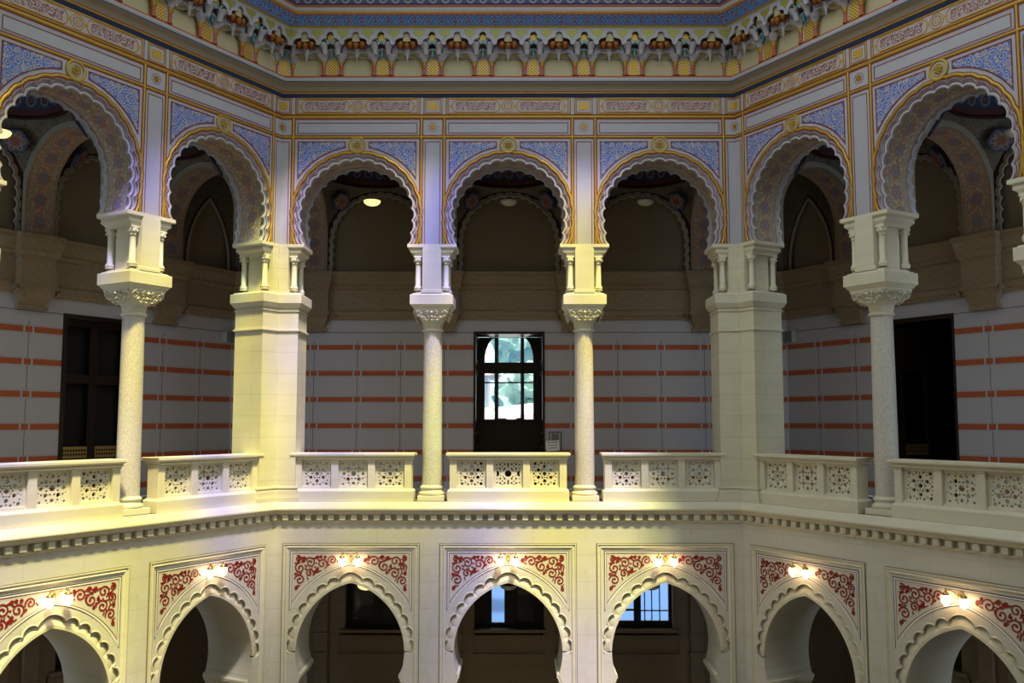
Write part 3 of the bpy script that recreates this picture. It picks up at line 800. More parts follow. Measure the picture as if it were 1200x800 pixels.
# ================================================================== MUQARNAS
U = P / 3
def quarter_dome(mb, cx, zf, w, h, yf, dep, T=None, nu=12, nv=6):
    vs = []; fs = []
    for i in range(nu + 1):
        al = PI * i / nu
        for j in range(nv + 1):
            be = PI / 2 * j / nv; vs.append((cx + w * cos(al), yf + dep * sin(al) * cos(be), zf + h * sin(al) * sin(be)))
    for i in range(nu):
        for j in range(nv): k = i * (nv + 1) + j; fs.append((k, k + nv + 1, k + nv + 2, k + 1))
    mb.add(vs, fs, True, T)
def arch_loop(w, z0, zs, h, n=10): return [(-w, z0)] + [(w * cos(PI - PI * i / n), zs + h * sin(PI * i / n)) for i in range(n + 1)] + [(w, z0)]
def bracket(s=1.):
    t = empty('muqarnas_bracket', 'stalactite cornice bracket with gold lattice niche between two small red columns', 'bracket', 'stalactite brackets under the blue cornice band')
    c = MB(); c.poly(arch_loop(.135, 9.40, 9.60, .20), -.075, .02); o = c.build('lattice_niche', 'lat_gold', t)
    c = MB(); c.rod(arch_loop(.135, 9.405, 9.60, .20), .016, -.075); c.build('niche_border', 'white', o)
    for sx in (-1, 1):
        c = MB(); c.lathe([(.06, 9.385), (.06, 9.41), (.048, 9.43), (.043, 9.45), (.043, 9.58), (.055, 9.60), (.05, 9.62), (.065, 9.655), (.07, 9.69)], sx * .19, -.085, 12); o = c.build('small_column', 'brick', t)
        c = MB(); c.lathe([(.056, 9.60), (.052, 9.62), (.067, 9.655), (.074, 9.695), (.05, 9.70)], sx * .19, -.085, 12); c.build('gilded_capital', 'gold_dull', o)
        c = MB()   # pale flaring corbels above each small column
        rings = []
        for z, r, yy, xo in ((9.69, .065, -.085, 0), (9.73, .072, -.10, .005), (9.78, .10, -.12, .02), (9.83, .13, -.15, .03)):
            rings.append([(sx * (.19 + xo) + r * (1.0 + .06 * (k % 2)) * cos(2 * PI * k / 16), yy + r * .9 * sin(2 * PI * k / 16), z) for k in range(16)])
        c.loft(rings, smooth=True); 
        rings = []
        for z, r, yy, xo in ((9.80, .045, -.24, -.05), (9.85, .06, -.25, -.045), (9.92, .062, -.27, -.04), (9.97, .085, -.30, -.03), (10.03, .09, -.34, -.02)):
            rings.append([(sx * (.19 + xo) + r * cos(2 * PI * k / 12), yy + r * sin(2 * PI * k / 12), z) for k in range(12)])
        c.loft(rings, smooth=True)
        rings = []
        for z, r in ((9.86, .012), (9.90, .022), (9.97, .035), (10.02, .05)):
            rings.append([(sx * .36 + r * cos(2 * PI * k / 10), -.19 + r * sin(2 * PI * k / 10), z) for k in range(10)])
        c.loft(rings, smooth=True)
        c.build('flared_corbel', 'white', t)
    c = MB(); quarter_dome(c, 0, 9.80, .115, .14, -.20, .16); c.poly([(x, z) for x, z in arch_loop(.115, 9.74, 9.80, .0001)], -.05, .0); c.build('hood_niche', 'tan', t)
    c = MB(); c.rod([(.125 * cos(PI - PI * i / 12), 9.80 + .15 * sin(PI * i / 12)) for i in range(13)], .018, -.20); quarter_dome(c, -.17, 9.98, .115, .13, -.37, .2); quarter_dome(c, .17, 9.98, .115, .13, -.37, .2)
    c.rod([(-.17 + .115 * cos(PI - PI * i / 10), 9.98 + .13 * sin(PI * i / 10)) for i in range(11)], .014, -.37); c.rod([(.17 + .115 * cos(PI - PI * i / 10), 9.98 + .13 * sin(PI * i / 10)) for i in range(11)], .014, -.37); c.build('hood_ribs', 'white', t)
    c = MB(); c.box(-.012, .012, -.22, -.14, 9.76, 9.93); c.build('blue_rib', 'skyblue', t)
    c = MB(); c.poly(arch_loop(.075, 10.02, 10.15, .11), -.33, -.28); c.build('upper_niche', 'gold', t)
    c = MB(); c.poly(arch_loop(.04, 10.02, 10.06, .03), -.35, -.33); c.build('turquoise_tip', 'skyblue', t)
    return t
def niche_unit(cutl, cutr):
    """the interval between two brackets: lobed fascia, traceried triangles, gilded lobes and pendant"""
    t = empty('stalactite_niche', 'stalactite cornice niche with three gilded brown lobes and a pale pendant', 'niche', 'stalactite niches between the cornice brackets')
    hw = U / 2; top = 10.33
    # lower outline from the left bracket axis to the centre
    def half():
        o = [(-hw, 10.265)]
        for i in range(1, 6): a = PI / 2 - (PI / 2) * i / 5; o.append((-hw + .085 * cos(a), 10.18 + .085 * sin(a)))
        o += [(-hw + .085, 10.13)]
        for i in range(0, 8): a = PI / 2 * (1 - i / 7); o.append((-hw + .085 + .135 * cos(a), 9.995 + .125 * sin(a)))
        o += [(-hw + .262, 9.965), (-hw + .30, 9.985)]
        for i in range(0, 7): a = PI - PI / 2 * i / 6; o.append((-hw + .30 + .13 + .13 * cos(a), 10.02 + .10 * sin(a)))
        o += [(-.085, 10.14), (-.085, 10.18)]
        for i in range(1, 6): a = PI - (PI / 2) * i / 5; o.append((.085 * cos(a), 10.18 + .085 * sin(a)))
        return o
    h = half(); low = h + [(-x, z) for x, z in h[-2::-1]]
    def clipx(poly, x0, x1):
        bb = [(max(x0, min(x1, x)), z) for x, z in poly]; return bb
    x0 = -hw + cutl; x1 = hw - cutr
    low = [p for p in low if x0 - 1e-6 <= p[0] <= x1 + 1e-6]
    if cutl: low = [(x0, low[0][1])] + low
    if cutr: low = low + [(x1, low[-1][1])]
    c = MB(); c.poly([(x0, top), (x1, top)] + low[::-1], -.42, -.37); c.rod(low, .014, -.42); c.build('lobed_fascia', 'white', t)
    for sx in (-1, 1):
        tri = [(-.405, 10.30), (-.155, 10.30), (-.155, 10.22), (-.20, 10.165), (-.27, 10.12), (-.285, 10.05), (-.31, 10.12), (-.37, 10.19), (-.405, 10.22)]
        tri = [(sx * x, z) for x, z in tri]
        c = MB(); c.poly(tri, -.427, -.42); c.build('traceried_triangle', 'lat_green', t)
    # second plane: pale arcs springing between the corbels
    c = MB(); pts = [(-hw + .25, 9.74)]
    for cx in (-.165, .165):
        pts += [(cx + .145 * cos(PI - PI * i / 10), 9.79 + .09 * sin(PI * i / 10)) for i in range(11)]
    pts += [(hw - .25, 9.74)]
    c.poly([(-hw + .2, 10.1), (hw - .2, 10.1)] + pts[::-1], -.20, -.15); c.rod(pts, .012, -.20)
    c.build('second_tier', 'white', t)
    c = MB()
    for cx in (-.165, .165): quarter_dome(c, cx, 9.79, .145, .09, -.15, .13)
    c.build('tier_hollows', 'tan', t)
    for cx, zz in ((-.135, 10.0), (.135, 10.0), (0, 9.965)):
        c = MB(); c.lathe([(.001, -.085), (.03, -.07), (.062, -.03), (.07, .01), (.06, .05), (.03, .07)], cx, -.33 if cx else -.36, 14, Matrix.Translation((0, 0, zz))); c.build('gilded_lobe', 'brown', t)
    c = MB(); c.poly([(-.22, 9.93), (.22, 9.93), (.22, 10.1), (-.22, 10.1)], -.30, -.26); c.build('lobe_backing', 'red', t)
    c = MB(); c.poly(arch_loop(.085, 10.06, 10.18, .085), -.36, -.33); c.build('tan_alcove', 'tan', t)
    c = MB(); c.lathe([(.001, 9.66), (.016, 9.68), (.02, 9.74), (.03, 9.80), (.055, 9.88), (.08, 9.93)], 0, -.20, 12); c.build('pendant', 'white', t)
    return t

# ================================================================== BUILD: PROTOTYPES
P_UP = upper_arch(); P_LO = lower_arch(); P_COL = column(); P_PIER = corner_pier()
P_BAL = balustrade(['star', 'rosette', 'star']); P_BALC = balustrade(['star', 'wheel', 'star'])
P_LIGHT = wall_light(); P_LON = ceiling_lamp(True); P_LOFF = ceiling_lamp(False)
P_BR = bracket(); P_NI = niche_unit(0, 0)

# ================================================================== GALLERY VAULTS
def transverse():
    t = empty('transverse_arch', '', 'arch', 'painted cross arches of the upper gallery')
    T = Matrix.Rotation(-PI / 2, 4, 'Z')      # arch path x -> gallery depth
    a, zc = 1.21, 6.35; cx = (TU + YB) / 2 + .02
    base = [(x, z) for x, z in [(-a, 5.56)] + [(a * cos(PI - PI * i / 40), zc + a * sin(PI * i / 40)) for i in range(41)] + [(a, 5.56)]]
    hw = .31; R = Matrix.Translation((0, cx, 0)) @ Matrix.Rotation(PI / 2, 4, 'Z')
    sc = lobed([(x, z) for x, z in base], 25, -.05, 4)
    sc2 = lobed([(-(a + .14), 5.56)] + [((a + .14) * cos(PI - PI * i / 40), zc + (a + .14) * sin(PI * i / 40)) for i in range(41)] + [(a + .14, 5.56)], 25, .04, 4)
    outer = [(-1.43, 5.56), (-1.43, 8.2), (1.43, 8.2), (1.43, 5.56)]
    b = MB(); b.poly(outer + base[::-1], -hw, hw, T=R); b.build('arch_body', 'pend', t)
    b = MB(); b.poly(base + sc2[::-1], -hw - .02, hw + .02, T=R); b.build('scalloped_face', 'rim', t)
    b = MB(); o = len(b.v); L = 0; prev = None; vs = []; us = []
    for x, z in [(x * .995, z - (.006 if z > zc else 0)) for x, z in base]:
        if prev: L += math.dist((x, z), prev)
        prev = (x, z)
        for y, v in ((-hw, 0), (hw, .62)): vs.append(tuple(R @ Vector((x, y, z)))); us.append((L, v))
    b.add(vs, [(2 * i, 2 * i + 1, 2 * i + 3, 2 * i + 2) for i in range(len(base) - 1)])
    for i, q in enumerate(us): b.uv[i] = q
    b.build('soffit_painting', 'soffit_dark', t)
    return t
def tympanum():
    """scalloped blind arch on the gallery wall, one bay"""
    t = empty('blind_arch', '', 'blind arch', 'scalloped blind arches on the gallery wall')
    a, zc = 1.20, 6.35
    base = [(-a, 5.56)] + [(a * cos(PI - PI * i / 40), zc + a * sin(PI * i / 40)) for i in range(41)] + [(a, 5.56)]
    sc = lobed(base, 23, .05, 5)
    b = MB(); b.poly([(-1.36, 5.56), (-1.36, 8.3), (1.36, 8.3), (1.36, 5.56)] + sc[::-1], -.10, .0); b.build('arch_surround', 'maroon', t)
    b = MB(); b.rod(sc, .03, -.10); b.rib(lobed([(x * 1.045, zc + (z - zc) * 1.045 if z > 5.6 else z) for x, z in base], 23, .05, 5), .045, -.10, .012); b.build('scalloped_rim', 'rim', t)
    return t
def dome():
    t = empty('painted_vault', '', 'vault', 'small painted domes of the upper gallery')
    cy = (TU + YB) / 2; R = 1.13; zr = 7.76; hx, hy = 1.365, 1.42
    vs, fs, uv = [], [], []; N = 64; K = 8
    for i in range(N):
        a = 2 * PI * i / N; u, v = cos(a), sin(a); k = min(hx / max(1e-6, abs(u)), hy / max(1e-6, abs(v)))
        bx, by = u * k, v * k; on_x = hx / max(1e-6, abs(u)) < hy / max(1e-6, abs(v))
        s_, S = (by, hy) if on_x else (bx, hx)
        zb = 6.35 + sqrt(max(0, S * S - s_ * s_)) * .93 if abs(s_) < S * .999 else 5.7
        for j in range(K + 1):
            f = j / K; g = f ** .8; vs.append((R * u + (bx - R * u) * g, cy + R * v + (by - R * v) * g, zr + (zb - zr) * f ** 1.5))
    for i in range(N):
        q = (i + 1) % N
        for j in range(K): fs.append((i * (K + 1) + j, i * (K + 1) + j + 1, q * (K + 1) + j + 1, q * (K + 1) + j))
    b = MB(); b.add(vs, fs, True); b.build('pendentives', 'pend', t)
    b = MB(); vs, fs = [], []; K = 8; N = 48
    for i in range(N + 1):
        a = 2 * PI * i / N
        for j in range(K + 1):
            f = j / K; r = R * (1 if f < .3 else cos((f - .3) / .7 * PI / 2 * .96)); z = zr + .9 * f ** .9; vs.append((r * cos(a), cy + r * sin(a), z)); b.uv[len(vs) - 1] = (a * R * 1.0135, z - zr)
    for i in range(N):
        for j in range(K): fs.append((i * (K + 1) + j, (i + 1) * (K + 1) + j, (i + 1) * (K + 1) + j + 1, i * (K + 1) + j + 1))
    b.add(vs, fs, True); b.build('dome_shell', 'dome', t)
    b = MB(); n = 48; pr = [(R - .02, zr - .03), (R + .05, zr - .03), (R + .05, zr + .03), (R - .02, zr + .03)]
    b.lathe(pr + [pr[0]], 0, cy, n); b.f = b.f[:-2]; b.build('dome_ring', 'maroon', t)
    for sx in (-1, 1):
        for sy in (-1, 1):
            d = Vector((sx * .72, sy * .72, 0)); cpos = Vector((sx * (hx - .40), cy + sy * (hy - .40), 7.36))
            nrm = Vector((-sx * .6, -sy * .6, -.55)).normalized(); q = nrm.to_track_quat('-Y', 'Z').to_matrix().to_4x4()
            T = Matrix.Translation(cpos) @ q
            b = MB(); b.poly(ngon(0, 0, .27, 12, 0, .88), -.03, .02, T=T); o = b.build('rosette', 'ros_dark', t)
            b = MB()
            for k in range(6): b.poly(ngon(.14 * cos(k * PI / 3), .14 * sin(k * PI / 3), .075, 10), -.038, -.02, T=T)
            b.build('rosette_petals', 'ros_mid', o)
            b = MB(); b.poly(ngon(0, 0, .12, 12, 0, .6), -.046, -.02, T=T)
            for k in range(6): b.poly(ngon(.16 * cos(k * PI / 3), .16 * sin(k * PI / 3), .035, 8), -.044, -.03, T=T)
            b.build('rosette_heart', 'ros_red', o)
    return t
def wall_corbel():
    t = empty('wall_corbel', '', 'corbel', 'brown marble corbels of the gallery wall')
    # profile in depth for the mouldings, built as stacked tapered blocks
    b = MB()
    def blk(w0, w1, d0, d1, z0, z1): b.loft([[(-w0, YB - d0, z0), (w0, YB - d0, z0), (w0, YB, z0), (-w0, YB, z0)], [(-w1, YB - d1, z1), (w1, YB - d1, z1), (w1, YB, z1), (-w1, YB, z1)]])
    blk(.33, .33, .13, .13, 4.03, 4.11); blk(.27, .30, .11, .15, 4.11, 4.22); blk(.30, .39, .15, .27, 4.22, 4.44); blk(.43, .43, .30, .30, 4.44, 4.50); blk(.41, .41, .28, .28, 4.50, 4.56); blk(.38, .38, .26, .26, 4.56, 5.10); blk(.41, .41, .29, .29, 5.08, 5.12)
    blk(.41, .45, .28, .33, 5.12, 5.20); blk(.45, .45, .33, .33, 5.20, 5.27); blk(.46, .49, .34, .38, 5.27, 5.46); blk(.50, .50, .40, .40, 5.46, 5.56)
    b.build('corbel_body', 'marble', t)
    b = MB()
    for sx in (-1, 1):
        pth = []
        for k in range(16):
            a = k * 3 * PI / 15; r = .10 * (1 - .75 * k / 15); pth.append((sx * .46, YB - .22 + r * cos(a), 4.40 + r * sin(a)))
        b = MB(); b.tube(pth, .022, 6); b.build('scroll', 'marble', t)
    return t
P_TR = transverse(); P_TY = tympanum(); P_DO = dome(); P_CO = wall_corbel()
index_kids()

# ================================================================== PLACE EVERYTHING
for w in ('back', 'left', 'right'):
    for b_ in (-1, 0, 1):
        s = b_ * P
        names = {('back', -1): 'over the balustrade beside the left corner pier', ('back', 0): 'centred over the tall doorway with the bright window',
                 ('back', 1): 'over the balustrade beside the right corner pier', ('left', 1): 'on the angled left wall, next to the left corner pier',
                 ('left', 0): 'on the left wall, cut by the photo edge', ('right', -1): 'on the angled right wall, next to the right corner pier',
                 ('right', 0): 'on the right wall, cut by the photo edge', ('left', -1): 'farthest left, beyond the photo edge', ('right', 1): 'farthest right, beyond the photo edge'}[(w, b_)]
        spawn(P_UP, wmat(w, s), 'painted arch with blue spandrels, ' + names)
        low = {('back', -1): 'left of the middle one on the far wall', ('back', 0): 'middle one of the far wall', ('back', 1): 'right of the middle one on the far wall',
               ('left', 1): 'on the left wall beside the corner', ('left', 0): 'cut by the left photo edge', ('right', -1): 'on the right wall beside the corner', ('right', 0): 'cut by the right photo edge',
               ('left', -1): 'beyond the left photo edge', ('right', 1): 'beyond the right photo edge'}[(w, b_)]
        spawn(P_LO, wmat(w, s), 'cream lower arch with red arabesques, ' + low)
        if (w, b_) in (('left', -1), ('right', 1)): continue
        spawn(P_LIGHT, wmat(w, s, 0, -1.19), 'lit brass twin wall light, lower arch ' + low)
        bl = {('back', -1): 'between left corner pier and first column', ('back', 0): 'below the doorway with the window', ('back', 1): 'between second column and right corner pier', ('left', 1): 'on the left wall, between column and corner pier',
              ('left', 0): 'cut by the left photo edge', ('right', -1): 'on the right wall, between corner pier and column', ('right', 0): 'cut by the right photo edge'}[(w, b_)]
        spawn(P_BALC if (w, b_) == ('back', 0) else P_BAL, wmat(w, s), 'pierced cream stone balustrade ' + bl)
cl = {('back', -.5): 'on the far wall, left of the doorway', ('back', .5): 'on the far wall, right of the doorway',
      ('left', .5): 'on the left wall, beside the dark glazed door', ('right', -.5): 'on the right wall, beside the open black doorway',
      ('left', -.5): 'at the left photo edge, only its impost showing', ('right', .5): 'at the right photo edge, only its impost showing'}
for (w, k), l in cl.items(): spawn(P_COL, wmat(w, k * P), 'granite column with carved capital, ' + l)
spawn(P_PIER, wmat('back', -H), 'tall folded cream corner pier at left, washed with yellow light')
# mirrored pier on the right (geometry mirrored, so the copy gets its own meshes)
rp = copy_tree(P_PIER)
for o in [rp] + [q for q in bpy.data.objects if q.parent is rp]: pass
def mirror_kids(root):
    for q in [o for o in bpy.data.objects if o.parent is root]:
        me = q.data.copy(); me.transform(MIRX); me.flip_normals(); q.data = me; mirror_kids(q)
mirror_kids(rp); rp.matrix_world = wmat('back', H); rp['label'] = 'tall folded cream corner pier at right, in greenish grey shade'
# ceiling lamps
lamps = [('back', -1, True, 'glowing yellow, seen through the arch by the left corner pier'), ('back', 0, False, 'unlit, seen through the middle arch over the doorway'), ('back', 1, False, 'unlit, seen through the arch by the right corner pier'),
         ('left', 0, True, 'glowing yellow, at the left photo edge'), ('right', 0, False, 'unlit, at the right photo edge')]
for w, b_, on, l in lamps: spawn(P_LON if on else P_LOFF, wmat(w, b_ * P, 2.22, 7.10), 'oval upper gallery lamp, ' + l)['group'] = 'upper gallery ceiling lamps'
for b_, on, l in ((-1, True, 'glowing, behind the lower arch left of the middle'), (0, False, 'unlit, behind the middle lower arch'), (1, False, 'unlit, behind the lower arch right of the middle')):
    spawn(P_LON if on else P_LOFF, wmat('back', b_ * P, 2.1, -2.12), 'oval lower gallery lamp, ' + l)['group'] = 'lower gallery ceiling lamps'
# muqarnas
CUT = .42 * math.tan(math.radians(30))
P_NL = niche_unit(CUT, 0); P_NR = niche_unit(0, CUT); index_kids()
for w in ('back', 'left', 'right'):
    for k in range(1, 9): spawn(P_BR, wmat(w, -H + k * U))
    for k in range(9): spawn(P_NL if k == 0 else P_NR if k == 8 else P_NI, wmat(w, -H + (k + .5) * U))
for sx in (-1, 1):
    o, a = WALLS['back']; spawn(P_BR, Matrix.Translation((sx * H, D, 0)) @ Matrix.Rotation(-sx * math.radians(30), 4, 'Z'))
# gallery interior
tl = {'back': 'of the far gallery', 'left': 'of the left gallery', 'right': 'of the right gallery'}
pos = {-1: 'left bay', 0: 'middle bay', 1: 'right bay'}
for w in ('back', 'left', 'right'):
    for b_ in (-1, 0, 1):
        spawn(P_TY, wmat(w, b_ * P, YB), 'brown scalloped blind arch, %s %s' % (pos[b_], tl[w]))
        spawn(P_DO, wmat(w, b_ * P), 'dark painted dome with rosettes, %s %s' % (pos[b_], tl[w]))
    for k, l in ((-1.5, 'at the left end'), (-.5, 'second from the left end'), (.5, 'second from the right end'), (1.5, 'at the right end')):
        spawn(P_TR, wmat(w, k * P), 'painted cross arch with orange patterned underside, %s %s' % (l, tl[w]))
        spawn(P_CO, wmat(w, k * P), 'veined brown marble corbel %s %s' % (l, tl[w]))

# ------------------------------------------------------------------ setting, per wall (local x = s)
def wob(w, s=0): return wmat(w, s)
HB = H + YB * math.tan(math.radians(30))     # half length of the gallery wall
k30 = math.tan(math.radians(30))
for w in ('back', 'left', 'right'):
    dx = {'back': 0, 'left': P, 'right': -P}[w]
    # gallery wall with a door opening
    b = MB(); b.poly([(-HB, 0), (-HB, 5.3), (HB, 5.3), (HB, 0), (dx + .915, 0), (dx + .915, 4.03), (dx - .915, 4.03), (dx - .915, 0)], YB, YB + .5)
    struct(b.build('wall_' + w, 'banded', None, wmat(w)))
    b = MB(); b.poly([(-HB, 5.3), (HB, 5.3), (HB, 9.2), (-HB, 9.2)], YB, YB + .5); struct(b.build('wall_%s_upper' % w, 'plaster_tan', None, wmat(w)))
    # marble cornice between the corbels
    pr = [(0, 4.34), (.06, 4.34), (.075, 4.40), (.11, 4.44), (.12, 4.55), (.07, 4.58), (.06, 5.10), (.12, 5.14), (.14, 5.20), (.12, 5.24), (.20, 5.36), (.24, 5.44), (.24, 5.53), (.26, 5.56), (0, 5.56)]
    b = MB(); b.loft([[(-HB + q * k30, YB - q, z) for q, z in pr], [(HB - q * k30, YB - q, z) for q, z in pr]]); struct(b.build('trim_gallery_cornice_' + w, 'marble', None, wmat(w)))
    # gallery floor / lower ceiling with the ledge moulding
    led = [(-.05, 0), (.06, 0), (.17, -.125), (.175, -.14), (.175, -.16), (.155, -.165), (.15, -.18), (.12, -.205), (.095, -.235), (.09, -.26), (-.015, -.262), (-.015, -.392), (.03, -.394), (.03, -.42), (.02, -.44), (0, -.45), (-.05, -.45)]
    b = MB(); b.loft([[(-H + q * k30, -q, z) for q, z in led], [(H - q * k30, -q, z) for q, z in led]]); lo = struct(b.build('trim_ledge_' + w, 'stone_plain', None, wmat(w)))
    b = MB(); n = int(2 * H / .245)
    for k in range(n + 1):
        x = -H + .05 * k30 + (2 * H - .1 * k30) * k / n
        if abs(x) < H - .02: b.box(x - .062, x + .062, -.088, .01, -.385, -.270, .004)
    b.build('dentils', 'stone_plain', lo)
    b = MB(); b.plan([(-H, .02), (H, .02), (HB, YB), (-HB, YB)], -.40, -.002); struct(b.build('floor_gallery_' + w, 'floor', None, wmat(w)))
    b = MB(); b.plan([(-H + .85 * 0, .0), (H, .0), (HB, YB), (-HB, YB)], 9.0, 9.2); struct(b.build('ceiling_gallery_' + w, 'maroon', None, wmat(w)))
    # wall above the arcade and its painted mouldings
    b = MB(); b.poly(rect(-H, H, ZT, 12.0), .0, .5); struct(b.build('wall_cornice_' + w, 'tan', None, wmat(w)))
    def mould(nm, mat, pr):
        b = MB(); b.loft([[(-H + q * k30, -q, z) for q, z in pr], [(H - q * k30, -q, z) for q, z in pr]]); struct(b.build(nm + '_' + w, mat, None, wmat(w)))
    mould('trim_navy_band', 'navy', [(-.02, 8.915), (.012, 8.915), (.045, 8.99), (-.02, 8.99)])
    mould('trim_gold_line', 'gold', [(-.02, 8.988), (.05, 8.988), (.062, 9.0), (.055, 9.018), (-.02, 9.018)])
    mould('trim_red_line', 'red', [(-.02, 9.018), (.057, 9.018), (.062, 9.035), (-.02, 9.035)])
    mould('trim_taupe_cove', 'taupe', [(-.02, 9.035), (.062, 9.035), (.07, 9.08), (.09, 9.13), (.13, 9.175), (.155, 9.20), (.16, 9.215), (-.02, 9.215)])
    mould('trim_dark_line', 'navy', [(-.02, 9.215), (.165, 9.215), (.165, 9.232), (-.02, 9.232)])
    mould('trim_white_fillet', 'white', [(-.02, 9.232), (.16, 9.232), (.175, 9.27), (.165, 9.31), (.12, 9.325), (-.02, 9.325)])
    mould('trim_oxide_band', 'brick', [(-.02, 9.325), (.115, 9.325), (.10, 9.375), (.02, 9.39), (-.02, 9.39)])
    mould('trim_white_line', 'white', [(.30, 10.30), (.425, 10.30), (.43, 10.335), (.30, 10.335)])
    mould('trim_upper_gold', 'gold', [(-.02, 10.335), (.44, 10.335), (.452, 10.36), (.445, 10.385), (-.02, 10.385)])
    mould('trim_palmette_cove', 'palmette', [(-.02, 10.385), (.445, 10.385), (.50, 10.41), (.62, 10.46), (.74, 10.49), (-.02, 10.55)])
    mould('trim_red_ridge', 'brick', [(.3, 10.49), (.74, 10.49), (.765, 10.50), (.765, 10.52), (.3, 10.52)])
    mould('trim_crown_gold', 'gold', [(.3, 10.52), (.765, 10.52), (.785, 10.535), (.78, 10.56), (.3, 10.56)])
    mould('trim_crown_white', 'white', [(.3, 10.56), (.775, 10.56), (.79, 10.60), (.78, 10.645), (.3, 10.645)])
    mould('trim_crown_red', 'brick', [(.3, 10.645), (.785, 10.645), (.80, 10.665), (.80, 10.685), (.3, 10.685)])
    mould('trim_guilloche', 'guilloche', [(.3, 10.685), (.79, 10.685), (.82, 10.72), (.84, 11.0), (.3, 11.0)])
    # lower gallery wall
    b = MB()
    hs = []
    for cx in (-P, 0, P):
        hs.append([(cx - .77, -3.48), (cx + .77, -3.48), (cx + .77, -2.3), (cx + .66, -1.75), (cx + .40, -1.3), (cx, -1.0), (cx - .40, -1.3), (cx - .66, -1.75), (cx - .77, -2.3)] if (cx or w != 'back') else rect(-.88, .88, -3.48, -1.0))
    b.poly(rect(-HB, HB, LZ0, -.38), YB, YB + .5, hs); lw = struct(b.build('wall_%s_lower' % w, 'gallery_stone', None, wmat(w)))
    for cx in (-P, 0, P):
        b = MB(); b.box(cx - .92, cx + .92, YB - .09, YB + .06, -3.56, -3.48, .01); b.box(cx - .88, cx + .88, YB - .05, YB + .06, -3.63, -3.56, .01); b.build('window_sill', 'gallery_stone', lw)
        b = MB(); b.rib(rect(cx - .93, cx + .93, -4.10, -3.60), .05, YB, .05, True); b.build('sunk_panel_border', 'gallery_stone', lw)
        b = MB()
        for sx in (-1, 1): b.box(cx + sx * 1.36 - .17, cx + sx * 1.36 + .17, YB - .10, YB + .02, LZ0, -.45, .01); b.box(cx + sx * 1.36 - .20, cx + sx * 1.36 + .20, YB - .13, YB + .02, -4.10, -4.02, .01); b.box(cx + sx * 1.36 - .20, cx + sx * 1.36 + .20, YB - .13, YB + .02, -3.62, -3.54, .01)
        b.build('wall_pilaster', 'gallery_stone', lw)
# corner fillings: wedge between neighbouring walls
for sx in (-1, 1):
    R = Matrix.Rotation(sx * -A60, 4, 'Z')
    def wd(d): v = R @ Vector((0, d, 0)); return (v.x, v.y)
    for nm, d0, d1, z0, z1, mt in (('wall_corner_lower', .0, TL, LZ0, LZT, 'stone_wall'), ('wall_corner_upper', .02, TU, ZS, 12., 'tan')):
        b = MB(); b.plan([(0, .0), (0, d1), (sx * d1 * k30 * (1), d1) , wd(d1)], z0, z1); struct(b.build(nm, mt, None, Matrix.Translation((sx * H, D, 0))))
    # floors and ceilings share the mitre line, so no gap remains; pointed blind arches of the corner bays
    for w, sg in (('back', sx), (('left' if sx < 0 else 'right'), -sx)):
        cxx = sg * (H + (HB - H) * .56); a = .66
        base = pointed_arch(a, 1.55, 5.75, 5.56, a, 40)
        b = MB(); b.poly([(-.92, 5.56), (-.92, 8.3), (.92, 8.3), (.92, 5.56)] + base[::-1], -.10, 0); o = b.build('pointed_blind_arch', 'pend', None, wmat(w, cxx, YB))
        tag(o, 'brown pointed blind arch in the %s corner, on the %s gallery wall' % ('left' if sx < 0 else 'right', {'back': 'far', 'left': 'left', 'right': 'right'}[w]), 'blind arch')
        b = MB(); b.rib(base, .07, -.10, .02); b.build('arch_rim', 'rim', o)
        b = MB(); b.rib(pointed_arch(a + .06, 1.63, 5.75, 5.56, a + .06, 40), .05, -.10, .014); b.build('maroon_line', 'maroon', o)
    c_ = Matrix.Translation((sx * H, D, 0)) @ Matrix.Rotation(-sx * math.radians(30), 4, 'Z')
# loudspeakers at the gallery corners
for w, s, l in (('back', -HB + .10, 'left corner, on the far wall'), ('left', HB - .10, 'left corner, on the left wall'), ('back', HB - .10, 'right corner, on the far wall'), ('right', -HB + .10, 'right corner, on the right wall')):
    sg = 1 if s < 0 else -1
    mw = wmat(w, s + sg * .12, YB, 3.72)
    t = empty('loudspeaker', 'small grey wall loudspeaker in the %s' % l, 'loudspeaker', 'corner loudspeakers of the gallery', mw)
    b = MB(); b.box(-.10, .10, -.15, 0, 0, .30, .008); b.build('case', 'speaker_lt', t)
    b = MB(); b.box(-.085, .085, -.16, -.14, .015, .285, .006); b.build('grille', 'speaker', t)

# ------------------------------------------------------------------ middle doorway and its window
Y0 = YB
b = MB(); b.poly([(-.915, 0), (-.915, 4.03), (.915, 4.03), (.915, 0), (.86, 0), (.86, 3.97), (-.86, 3.97), (-.86, 0)], YB - .03, YB + .95)
d = struct(b.build('door_1', 'dark_wood', None, wmat('back')))
b = MB()
b.poly([(-.86, 0), (-.86, 3.97), (.86, 3.97), (.86, 0)], 1.0 + YB, YB + 1.06,
       [[(-.29 + .0, 1.77), (.30, 1.77), (.30, 3.0), (-.29, 3.0)], [(-.66, 1.77), (-.40, 1.77), (-.40, 3.0), (-.66, 3.0)], [(.40, 1.77), (.64, 1.77), (.64, 3.0), (.40, 3.0)],
        [(-.29, 3.30), (.30, 3.30), (.30, 3.96), (-.29, 3.96)],
        [(-.66, 3.30), (-.40, 3.30), (-.40, 3.95), (-.47, 3.92), (-.56, 3.80), (-.63, 3.62), (-.66, 3.45)],
        [(.40, 3.30), (.64, 3.30), (.64, 3.45), (.61, 3.62), (.55, 3.80), (.47, 3.92), (.40, 3.95)]])
win = struct(b.build('window_1', 'dark_wood', None, wmat('back')))
b = MB(); b.box(-.66, .64, YB + .98, YB + 1.0, 2.735, 2.775); b.box(-.70, .70, YB + .95, YB + 1.05, 1.70, 1.775, .01)
